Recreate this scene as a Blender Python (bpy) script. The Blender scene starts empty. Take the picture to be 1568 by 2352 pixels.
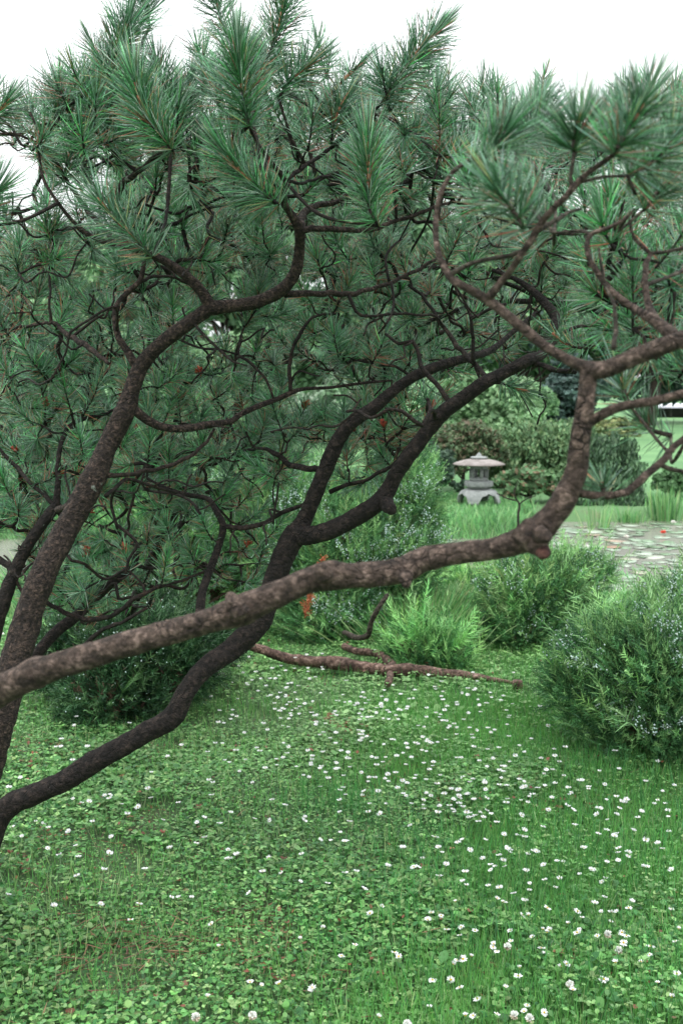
import bpy, math, random
import numpy as np
from mathutils import Vector, noise as mnoise

random.seed(11)
RNG = np.random.default_rng(11)
scene = bpy.context.scene
COL = scene.collection

# ------------------------------------------------------------------ camera
EYE = 1.5
F = 2352 * 40.0 / 36.0              # focal length in units of a 1568 x 2352 picture
PITCH = math.atan((1176 - 880) / F)
CP, SP = math.cos(PITCH), math.sin(PITCH)
cam_d = bpy.data.cameras.new('camera')
cam = bpy.data.objects.new('camera', cam_d); COL.objects.link(cam)
cam.location = (0, 0, EYE)
cam.rotation_euler = (math.pi / 2 - PITCH, 0, 0)
cam_d.sensor_fit = 'VERTICAL'; cam_d.sensor_height = 36; cam_d.sensor_width = 24; cam_d.lens = 40
cam_d.clip_start = 0.05; cam_d.clip_end = 2000
cam_d.dof.use_dof = True; cam_d.dof.focus_distance = 3.2; cam_d.dof.aperture_fstop = 7.1
scene.camera = cam

# ------------------------------------------------------------------ world, sun, exposure (overcast noon)
SUN_EL, SUN_AZ = math.radians(62), math.radians(200)
world = bpy.data.worlds.new('World'); scene.world = world; world.use_nodes = True
nt = world.node_tree; nt.nodes.clear()
wo = nt.nodes.new('ShaderNodeOutputWorld'); bg = nt.nodes.new('ShaderNodeBackground')
sky = nt.nodes.new('ShaderNodeTexSky'); sky.sky_type = 'NISHITA'; sky.sun_disc = False
sky.sun_elevation = SUN_EL; sky.sun_rotation = SUN_AZ; sky.dust_density = 6; sky.air_density = 1.5
hs = nt.nodes.new('ShaderNodeHueSaturation'); hs.inputs['Saturation'].default_value = 0.12
mixc = nt.nodes.new('ShaderNodeMixRGB'); mixc.inputs[0].default_value = 0.80
# cloud layer: an even overcast, brighter overhead
tc = nt.nodes.new('ShaderNodeTexCoord'); sx = nt.nodes.new('ShaderNodeSeparateXYZ')
ramp = nt.nodes.new('ShaderNodeValToRGB')
ramp.color_ramp.elements[0].position = 0.0; ramp.color_ramp.elements[0].color = (0.375, 0.39, 0.40, 1)
ramp.color_ramp.elements[1].position = 0.85; ramp.color_ramp.elements[1].color = (1.22, 1.25, 1.27, 1)
scl = nt.nodes.new('ShaderNodeVectorMath'); scl.operation = 'SCALE'; scl.inputs['Scale'].default_value = 22.0
nzw = nt.nodes.new('ShaderNodeTexNoise'); nzw.inputs['Scale'].default_value = 1.6; nzw.inputs['Detail'].default_value = 3
mrw = nt.nodes.new('ShaderNodeMapRange'); mrw.inputs['To Min'].default_value = 0.94; mrw.inputs['To Max'].default_value = 1.06
mulw = nt.nodes.new('ShaderNodeVectorMath'); mulw.operation = 'SCALE'
L = nt.links.new
L(tc.outputs['Generated'], sx.inputs[0]); L(sx.outputs['Z'], ramp.inputs[0])
L(ramp.outputs[0], scl.inputs[0]); L(tc.outputs['Generated'], nzw.inputs['Vector'])
L(nzw.outputs[0], mrw.inputs['Value']); L(scl.outputs[0], mulw.inputs[0]); L(mrw.outputs[0], mulw.inputs['Scale'])
L(sky.outputs[0], hs.inputs['Color']); L(hs.outputs[0], mixc.inputs[1]); L(mulw.outputs[0], mixc.inputs[2])
L(mixc.outputs[0], bg.inputs[0]); L(bg.outputs[0], wo.inputs[0])
bg.inputs[1].default_value = 0.1
sun_d = bpy.data.lights.new('sun', 'SUN'); sun_d.energy = 0.8; sun_d.angle = math.radians(25); sun_d.color = (1, .97, .93)
sun = bpy.data.objects.new('sun', sun_d); COL.objects.link(sun)
sd = Vector((math.sin(SUN_AZ) * math.cos(SUN_EL), math.cos(SUN_AZ) * math.cos(SUN_EL), math.sin(SUN_EL)))
sun.rotation_euler = sd.to_track_quat('Z', 'Y').to_euler()
scene.view_settings.view_transform = 'Standard'; scene.view_settings.look = 'None'
scene.view_settings.exposure = 0.52; scene.view_settings.gamma = 1
cy = scene.cycles
cy.max_bounces = 6; cy.diffuse_bounces = 3; cy.glossy_bounces = 2; cy.transmission_bounces = 3; cy.transparent_max_bounces = 4

# ------------------------------------------------------------------ helpers
def P(u, v, d):
    """point at depth d (metres in front of the eye) seen in direction (u, v)"""
    a = (u - 784) / F; b = (1176 - v) / F
    return np.array([d * a, d * (CP + b * SP), EYE + d * (-SP + b * CP)])

def G(u, v, z=0.0):
    a = (u - 784) / F; b = (1176 - v) / F
    d = (z - EYE) / (-SP + b * CP)
    return P(u, v, d)

def ss(a, b, x):
    t = np.clip((x - a) / (b - a), 0, 1); return t * t * (3 - 2 * t)

WATER = -0.85
def shore_near(x):   # y at which the near bank reaches the water
    return 11.4 + 0.35 * np.sin(x * 1.3) + 0.9 * ss(0.5, -2.5, x) * 1.0 + 0.4 * np.sin(x * 0.6 + 1)
def shore_far(x):    # y at which the far bank rises
    return 19.3 + 0.3 * np.sin(x * 1.1) - 2.6 * ss(3.6, 2.4, x)
def gz(x, y):
    x = np.asarray(x, float); y = np.asarray(y, float)
    b = 0.018 * np.sin(x * 2.1 + 0.7 * y) * np.cos(y * 1.7) + 0.012 * np.sin(x * 5.2 + 1) * np.sin(y * 4.4)
    near = b - 0.55 * ss(6.0, 10.8, y) - 0.55 * ss(-0.6, 0.6, y - shore_near(x))
    far = -1.1 + 0.42 * ss(-0.35, 0.7, y - shore_far(x)) + 0.12 * ss(2, 8, y - shore_far(x)) + 3.0 * ss(60, 200, y)
    t = ss(13.0, 15.0, y)
    return near * (1 - t) + far * t

def unit(a): return a / (np.linalg.norm(a, axis=-1, keepdims=True) + 1e-12)

def perp(d):
    d = unit(d); h = np.where(np.abs(d[..., 2:3]) < 0.9, np.array([0., 0., 1.]), np.array([1., 0., 0.]))
    a = unit(np.cross(d, h)); return a, np.cross(d, a)

def density(x, y, s=1.0, o=0.0):
    return .5 + .5 * np.sin(x * 1.7 * s + 1.3 * np.sin(y * 1.1 * s + o) + o) * np.cos(y * 1.3 * s + np.sin(x * .9 * s + 2 * o))

class Buf:
    def __init__(s): s.v = []; s.c = []; s.q = []; s.t = []; s.n = 0
    def add(s, v, quads=None, tris=None, c=(1, 1, 1)):
        v = np.asarray(v, float).reshape(-1, 3); k = len(v)
        c = np.asarray(c, float)
        if c.ndim == 1: c = np.tile(c, (k, 1))
        s.v.append(v); s.c.append(c)
        if quads is not None and len(quads): s.q.append(np.asarray(quads, np.int64).reshape(-1, 4) + s.n)
        if tris is not None and len(tris): s.t.append(np.asarray(tris, np.int64).reshape(-1, 3) + s.n)
        s.n += k
    def empty(s): return s.n == 0
    def build(s, name, mat, parent=None, smooth=False, loc=None):
        v = np.concatenate(s.v); c = np.concatenate(s.c)
        q = np.concatenate(s.q) if s.q else np.zeros((0, 4), int)
        t = np.concatenate(s.t) if s.t else np.zeros((0, 3), int)
        if loc is not None: v = v - np.asarray(loc, float)
        me = bpy.data.meshes.new(name)
        me.vertices.add(len(v)); me.vertices.foreach_set('co', v.astype(np.float32).ravel())
        me.loops.add(q.size + t.size)
        me.loops.foreach_set('vertex_index', np.concatenate([q.ravel(), t.ravel()]).astype(np.int32))
        me.polygons.add(len(q) + len(t))
        st = np.concatenate([np.arange(len(q)) * 4, q.size + np.arange(len(t)) * 3]).astype(np.int32)
        me.polygons.foreach_set('loop_start', st)
        if smooth: me.polygons.foreach_set('use_smooth', np.ones(len(q) + len(t), bool))
        me.update(calc_edges=True)
        at = me.color_attributes.new('Col', 'FLOAT_COLOR', 'POINT')
        at.data.foreach_set('color', np.concatenate([c, np.ones((len(c), 1))], 1).astype(np.float32).ravel())
        me.materials.append(mat)
        o = bpy.data.objects.new(name, me); COL.objects.link(o)
        if loc is not None: o.location = loc
        if parent is not None:
            o.parent = parent
            if loc is None: o.location = -np.array(parent.location)
        return o

def tag(o, label=None, cat=None, group=None, kind=None):
    if label: o['label'] = label
    if cat: o['category'] = cat
    if group: o['group'] = group
    if kind: o['kind'] = kind
    return o

def thing(name, loc, label, cat, group=None):
    o = bpy.data.objects.new(name, None); COL.objects.link(o); o.location = loc
    o.empty_display_size = 0.1
    return tag(o, label, cat, group)

# ------------------------------------------------------------------ materials
def new_mat(name):
    m = bpy.data.materials.new(name); m.use_nodes = True
    n = m.node_tree; b = n.nodes['Principled BSDF']; return m, n, b

def leaf_mat(name, rough=0.45, transl=0.25, tint=(1, 1, 1), spec=0.5, nscale=3.0, nvar=0.25):
    """leaf: colour from the Col attribute, slight large-scale variation, part translucent"""
    m, n, b = new_mat(name)
    a = n.nodes.new('ShaderNodeAttribute'); a.attribute_name = 'Col'
    nz = n.nodes.new('ShaderNodeTexNoise'); nz.inputs['Scale'].default_value = nscale; nz.inputs['Detail'].default_value = 4
    tcn = n.nodes.new('ShaderNodeTexCoord'); n.links.new(tcn.outputs['Object'], nz.inputs['Vector'])
    mr = n.nodes.new('ShaderNodeMapRange'); mr.inputs['From Min'].default_value = .3; mr.inputs['From Max'].default_value = .7
    mr.inputs['To Min'].default_value = 1 - nvar; mr.inputs['To Max'].default_value = 1 + nvar
    n.links.new(nz.outputs[0], mr.inputs['Value'])
    mu = n.nodes.new('ShaderNodeMixRGB'); mu.blend_type = 'MULTIPLY'; mu.inputs[0].default_value = 1; mu.inputs[2].default_value = (*tint, 1)
    n.links.new(a.outputs['Color'], mu.inputs[1])
    sc = n.nodes.new('ShaderNodeVectorMath'); sc.operation = 'SCALE'
    n.links.new(mu.outputs[0], sc.inputs[0]); n.links.new(mr.outputs[0], sc.inputs['Scale'])
    n.links.new(sc.outputs[0], b.inputs['Base Color'])
    b.inputs['Roughness'].default_value = rough
    b.inputs['Specular IOR Level'].default_value = spec
    if transl > 0:
        tr = n.nodes.new('ShaderNodeBsdfTranslucent'); mx = n.nodes.new('ShaderNodeMixShader'); mx.inputs[0].default_value = transl
        n.links.new(sc.outputs[0], tr.inputs[0]); n.links.new(b.outputs[0], mx.inputs[1]); n.links.new(tr.outputs[0], mx.inputs[2])
        out = n.nodes['Material Output']; n.links.new(mx.outputs[0], out.inputs['Surface'])
    return m

def bark_mat(name, dark, mid, light, crack, scale=70, bump=0.7, lightamt=0.5, rough=0.85, lichen=0.0):
    m, n, b = new_mat(name)
    N = n.nodes.new; lk = n.links.new
    t = N('ShaderNodeTexCoord')
    wn = N('ShaderNodeTexNoise'); wn.inputs['Scale'].default_value = 25; wn.inputs['Detail'].default_value = 3
    lk(t.outputs['Object'], wn.inputs['Vector'])
    mixv = N('ShaderNodeMixRGB'); mixv.inputs[0].default_value = 0.04
    lk(t.outputs['Object'], mixv.inputs[1]); lk(wn.outputs['Color'], mixv.inputs[2])
    vo = N('ShaderNodeTexVoronoi'); vo.inputs['Scale'].default_value = scale; vo.feature = 'F1'
    vc = N('ShaderNodeTexVoronoi'); vc.inputs['Scale'].default_value = scale * .62; vc.feature = 'DISTANCE_TO_EDGE'
    lk(mixv.outputs[0], vo.inputs['Vector']); lk(mixv.outputs[0], vc.inputs['Vector'])
    n1 = N('ShaderNodeTexNoise'); n1.inputs['Scale'].default_value = scale * .8; n1.inputs['Detail'].default_value = 8; n1.inputs['Roughness'].default_value = .7
    n2 = N('ShaderNodeTexNoise'); n2.inputs['Scale'].default_value = 9; n2.inputs['Detail'].default_value = 3
    n3 = N('ShaderNodeTexNoise'); n3.inputs['Scale'].default_value = 260; n3.inputs['Detail'].default_value = 2
    for q in (n1, n2, n3): lk(t.outputs['Object'], q.inputs['Vector'])
    cr = N('ShaderNodeValToRGB'); e = cr.color_ramp.elements
    e[0].position = .38; e[0].color = (*dark, 1); e[1].position = .66; e[1].color = (*light, 1)
    x = e.new(.52); x.color = (*mid, 1)
    lk(n1.outputs[0], cr.inputs[0])
    # the plates vary from one to the next
    sep = N('ShaderNodeSeparateColor'); lk(vo.outputs['Color'], sep.inputs[0])
    mr = N('ShaderNodeMapRange'); mr.inputs['To Min'].default_value = .62; mr.inputs['To Max'].default_value = 1.4
    lk(sep.outputs[0], mr.inputs['Value'])
    sc = N('ShaderNodeVectorMath'); sc.operation = 'SCALE'; lk(cr.outputs[0], sc.inputs[0]); lk(mr.outputs[0], sc.inputs['Scale'])
    big = N('ShaderNodeMapRange'); big.inputs['From Min'].default_value = .35; big.inputs['From Max'].default_value = .65
    big.inputs['To Min'].default_value = 1 - lightamt; big.inputs['To Max'].default_value = 1 + lightamt
    lk(n2.outputs[0], big.inputs['Value'])
    sc2 = N('ShaderNodeVectorMath'); sc2.operation = 'SCALE'; lk(sc.outputs[0], sc2.inputs[0]); lk(big.outputs[0], sc2.inputs['Scale'])
    # cracks
    ck = N('ShaderNodeMapRange'); ck.inputs['From Min'].default_value = 0.0; ck.inputs['From Max'].default_value = .09
    ck.inputs['To Min'].default_value = 1; ck.inputs['To Max'].default_value = 0
    lk(vc.outputs['Distance'], ck.inputs['Value'])
    ckm = N('ShaderNodeMath'); ckm.operation = 'MULTIPLY'; lk(ck.outputs[0], ckm.inputs[0])
    cn = N('ShaderNodeMapRange'); cn.inputs['From Min'].default_value = .48; cn.inputs['From Max'].default_value = .72
    lk(n2.outputs[0], cn.inputs['Value']); lk(cn.outputs[0], ckm.inputs[1])
    mc = N('ShaderNodeMixRGB'); lk(ckm.outputs[0], mc.inputs[0]); lk(sc2.outputs[0], mc.inputs[1]); mc.inputs[2].default_value = (*crack, 1)
    last = mc
    if lichen > 0:
        n4 = N('ShaderNodeTexNoise'); n4.inputs['Scale'].default_value = 14; n4.inputs['Detail'].default_value = 8; n4.inputs['Roughness'].default_value = .65
        lk(t.outputs['Object'], n4.inputs['Vector'])
        lm = N('ShaderNodeMapRange'); lm.inputs['From Min'].default_value = .72 - lichen * .1; lm.inputs['From Max'].default_value = .74 - lichen * .1
        lk(n4.outputs[0], lm.inputs['Value'])
        ml = N('ShaderNodeMixRGB'); lk(lm.outputs[0], ml.inputs[0]); lk(mc.outputs[0], ml.inputs[1]); ml.inputs[2].default_value = (.20, .22, .19, 1)
        last = ml
    lk(last.outputs[0], b.inputs['Base Color'])
    b.inputs['Roughness'].default_value = rough; b.inputs['Specular IOR Level'].default_value = .3
    ad = N('ShaderNodeMath'); ad.operation = 'MULTIPLY_ADD'; lk(n3.outputs[0], ad.inputs[0]); ad.inputs[1].default_value = .35; lk(n1.outputs[0], ad.inputs[2])
    ad2 = N('ShaderNodeMath'); ad2.operation = 'MULTIPLY_ADD'; lk(ckm.outputs[0], ad2.inputs[0]); ad2.inputs[1].default_value = -.8; lk(ad.outputs[0], ad2.inputs[2])
    ad3 = N('ShaderNodeMath'); ad3.operation = 'MULTIPLY_ADD'; lk(vo.outputs['Distance'], ad3.inputs[0]); ad3.inputs[1].default_value = -.5; lk(ad2.outputs[0], ad3.inputs[2])
    bp = N('ShaderNodeBump'); bp.inputs['Strength'].default_value = bump; bp.inputs['Distance'].default_value = .011
    lk(ad3.outputs[0], bp.inputs['Height']); lk(bp.outputs[0], b.inputs['Normal'])
    return m

M = {}
M['bark_brown'] = bark_mat('brown_bark', (.012, .009, .008), (.036, .026, .021), (.10, .068, .054), (.008, .006, .005), 120, 1.0, .15, lichen=.5)
M['bark_dark'] = bark_mat('dark_bark', (.006, .005, .0045), (.015, .0115, .010), (.042, .030, .025), (.008, .007, .007), 80, .9, .2, lichen=.45)
M['bark_front'] = bark_mat('mottled_bark', (.034, .025, .019), (.088, .062, .049), (.23, .168, .138), (.022, .014, .011), 95, 1.2, .22, lichen=.15)
M['twig'] = bark_mat('twig_bark', (.006, .005, .0045), (.015, .0115, .0095), (.045, .033, .026), (.05, .025, .015), 120, .6, .25)
M['twig_front'] = bark_mat('front_twig_bark', (.018, .015, .011), (.05, .041, .031), (.14, .115, .09), (.012, .01, .008), 90, .8, .25)
M['red_bark'] = bark_mat('peeling_red_bark', (.045, .028, .022), (.13, .08, .062), (.27, .19, .155), (.05, .03, .025), 40, 1.0, .35)
M['cut_wood'] = bark_mat('cut_wood', (.03, .014, .012), (.065, .028, .022), (.12, .06, .045), (.04, .02, .015), 60, .8, .2)
M['needle'] = leaf_mat('pine_needle', .28, .06, spec=.8, nvar=.12)
M['juniper'] = leaf_mat('juniper_scale', .5, .08, spec=.3, nvar=.3, nscale=6)
M['leaf'] = leaf_mat('ground_leaf', .5, .3, spec=.35, nvar=.25, nscale=1.6)
M['grass'] = leaf_mat('grass_blade', .5, .3, spec=.35, nvar=.22, nscale=1.2)
M['crown'] = leaf_mat('tree_leaf', .6, .25, spec=.3, nvar=.3, nscale=.8)
M['berry'] = leaf_mat('berry', .5, 0, spec=.4, nvar=.1)
M['cone'] = leaf_mat('pollen_cone', .6, 0.1, spec=.3, nvar=.2, nscale=40)
M['petal'] = leaf_mat('petal', .6, .25, spec=.2, nvar=.03)

# ------------------------------------------------------------------ tubes
def catmull(ctrl, step):
    c = np.asarray(ctrl, float)
    if len(c) == 2: c = np.array([c[0], (c[0] + c[1]) / 2, c[1]])
    e = np.vstack([2 * c[0] - c[1], c, 2 * c[-1] - c[-2]]); out = []
    for i in range(1, len(e) - 2):
        p0, p1, p2, p3 = e[i - 1:i + 3]
        n = max(2, int(np.linalg.norm((p2 - p1)[:3]) / step))
        t = np.linspace(0, 1, n, endpoint=False)[:, None]
        out.append(.5 * (2 * p1 + (p2 - p0) * t + (2 * p0 - 5 * p1 + 4 * p2 - p3) * t * t + (-p0 + 3 * p1 - 3 * p2 + p3) * t ** 3))
    out.append(e[-2:-1]); r = np.vstack(out); r[:, 3:] = np.maximum(r[:, 3:], 5e-4)
    return r

def frames(p):
    t = unit(np.gradient(p, axis=0)); a = np.zeros_like(t)
    a[0] = perp(t[0])[0]
    for i in range(1, len(t)):
        x = a[i - 1] - t[i] * np.dot(a[i - 1], t[i]); a[i] = x / (np.linalg.norm(x) + 1e-9)
    return t, a, np.cross(t, a)

def tube(buf, pts, sides=8, rough=0.0, col=(1, 1, 1), nscale=30, cap=True, fine=False):
    """pts: n x 4 (x, y, z, radius)"""
    p = pts[:, :3]; r = pts[:, 3]; n = len(p)
    t, a, b = frames(p)
    th = np.linspace(0, 2 * np.pi, sides, endpoint=False)
    ring = (a[:, None] * np.cos(th)[None, :, None] + b[:, None] * np.sin(th)[None, :, None])
    v = p[:, None] + ring * r[:, None, None]
    if rough > 0:
        vv = v.reshape(-1, 3); rr = np.repeat(r, sides); d = ring.reshape(-1, 3)
        f = np.array([mnoise.noise(Vector(x * nscale)) + .5 * mnoise.noise(Vector(x * nscale * 2.7)) + 1.2 * mnoise.noise(Vector(x * nscale * .3)) for x in vv])
        if fine: f = f + np.array([.55 * abs(mnoise.noise(Vector((x[0] * 95, x[1] * 95, x[2] * 95)))) + .30 * mnoise.noise(Vector(x * 210)) for x in vv])
        v = (vv + d * (rr * rough * f)[:, None]).reshape(n, sides, 3)
    i = np.arange(n - 1)[:, None]; j = np.arange(sides)[None]; k = (j + 1) % sides
    q = np.stack([i * sides + j, i * sides + k, (i + 1) * sides + k, (i + 1) * sides + j], -1).reshape(-1, 4)
    v = v.reshape(-1, 3)
    if cap:
        e0, e1 = len(v), len(v) + 1
        v = np.vstack([v, p[0] - t[0] * r[0] * .3, p[-1] + t[-1] * r[-1] * .5])
        j = np.arange(sides); k = (j + 1) % sides
        tr = np.vstack([np.stack([k, j, np.full(sides, e0)], 1), np.stack([(n - 1) * sides + j, (n - 1) * sides + k, np.full(sides, e1)], 1)])
    else: tr = None
    buf.add(v, q, tr, col)

# ------------------------------------------------------------------ blades (needles, grass, twiglets), all at once
def blades(buf, base, d, bend, ln, wd, col, segs=2, sides=2, taper=.6):
    """N curved tapering blades; direction d, bent by vector bend over their length; sides 2 = ribbon, 3 = prism"""
    N = len(base)
    if N == 0: return
    d = unit(d); a, b = perp(d)
    ro = RNG.uniform(0, 2 * np.pi, N)[:, None]
    a, b = a * np.cos(ro) + b * np.sin(ro), -a * np.sin(ro) + b * np.cos(ro)
    ln = np.broadcast_to(ln, (N,))[:, None]; wd = np.broadcast_to(wd, (N,))[:, None]
    V = []
    for k in range(segs):
        t = k / segs
        c = base + d * ln * t + bend * ln * t * t
        w = wd * .5 * (1 - (1 - taper) * t)
        if sides == 2: V += [c + a * w, c - a * w]
        else:
            for q in range(3):
                an = q * 2 * np.pi / 3; V.append(c + (a * math.cos(an) + b * math.sin(an)) * w)
    V.append(base + d * ln + bend * ln)
    V = np.stack(V, 1); m = V.shape[1]
    off = (np.arange(N) * m)[:, None]
    qs, ts = [], []
    for k in range(segs - 1):
        s0, s1 = k * sides, (k + 1) * sides
        if sides == 2: qs.append([s0, s0 + 1, s1 + 1, s1])
        else: qs += [[s0 + q, s0 + (q + 1) % 3, s1 + (q + 1) % 3, s1 + q] for q in range(3)]
    s0 = (segs - 1) * sides
    if sides == 2: ts.append([s0, s0 + 1, m - 1])
    else: ts += [[s0 + q, s0 + (q + 1) % 3, m - 1] for q in range(3)]
    quads = (off[:, :, None] + np.array(qs)[None]).reshape(-1, 4) if qs else None
    tris = (off[:, :, None] + np.array(ts)[None]).reshape(-1, 3)
    buf.add(V.reshape(-1, 3), quads, tris, np.repeat(np.broadcast_to(col, (N, 3)), m, 0))

def jitter_col(base, N, v=.2, h=.08):
    c = np.asarray(base)[None] * (1 + RNG.normal(0, v, (N, 1))) * (1 + RNG.normal(0, h, (N, 3)))
    return np.clip(c, .004, 1)

GREEN = np.array([.058, .180, .083]); BLUEG = np.array([.115, .24, .155]); FRESH = np.array([.045, .27, .060]); RUST = np.array([.30, .11, .06])

def shoot(nb, tb, path, ln, n, wd=.0013, fresh=.3, rust=.05, spread=1.0, segs=3, stemcol=(1, 1, 1), r=.0028, start=0.0, droop=0.0, bright=1.0):
    """a pine shoot: stem along path (k x 3) with needles all round it"""
    pts = catmull(np.hstack([path, np.full((len(path), 1), r)]), .012)
    pts[:, 3] = r * np.linspace(1.15, .8, len(pts))
    tube(tb, pts, 6, 0)
    p = pts[:, :3]; t, a, b = frames(p)
    s = start + (1 - start) * np.sort(RNG.uniform(0, 1, n) ** .8)
    s[-n // 6:] = RNG.uniform(.93, 1, len(s[-n // 6:]))
    i = np.clip((s * (len(p) - 1)).astype(int), 0, len(p) - 1)
    an = RNG.uniform(0, 2 * np.pi, n)[:, None]
    rad = a[i] * np.cos(an) + b[i] * np.sin(an)
    ang = np.radians(78 - 40 * s + RNG.normal(0, 10, n)) * spread
    ang = np.where(s > .93, np.abs(RNG.normal(0, .6, n)) * spread, ang)[:, None]
    d = t[i] * np.cos(ang) + rad * np.sin(ang)
    up = np.array([0, 0, 1.])
    bend = (t[i] * RNG.uniform(.1, .38, (n, 1)) - rad * .08 + up * (.10 - droop)) * ln + RNG.normal(0, .13, (n, 3)) * ln
    lens = ln * RNG.uniform(.62, 1.1, n) * (1 - .18 * (1 - s))
    g = GREEN * (1 - fresh) + FRESH * fresh
    c = jitter_col(g * bright, n, .10, .08) * np.exp(RNG.normal(-.32, .55, (n, 1)))
    bl = RNG.random(n) < .25; c[bl] = jitter_col(BLUEG, bl.sum(), .2) * 1.15
    gl = RNG.random(n) < .05; c[gl] = jitter_col((.34, .46, .36), gl.sum(), .2)  # a few needles coloured pale, painting bright glints into the foliage
    yl = RNG.random(n) < .035; c[yl] = jitter_col((.30, .30, .12), yl.sum(), .2)
    ru = RNG.random(n) < rust * (1.8 - 1.6 * s); c[ru] = jitter_col(RUST, ru.sum(), .25, .12)
    blades(nb, p[i] + rad * r * .7, d, bend, lens, wd * RNG.uniform(.85, 1.15, n), c, segs, 3, .75)

# ================================================================== PINES: stems and limbs traced in (u, v, width px, depth m)
TREES = {}
def tree(key, label, bark, twig, stem, limbs):
    TREES[key] = dict(label=label, bark=bark, twig=twig, stem=stem, limbs=limbs)

def conv(poly, ground=False, k=1.0):
    o = []
    for (u, v, w, d) in poly: o.append([*P(u, v, d), w * k / 2 / F * d])
    if ground:
        g = o[0]; o.insert(0, [g[0] - .05, g[1], .35 * g[2], g[3] * 1.12]); o.insert(0, [g[0] - .08, g[1], -.08, g[3] * 1.45])
    return np.array(o)

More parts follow.
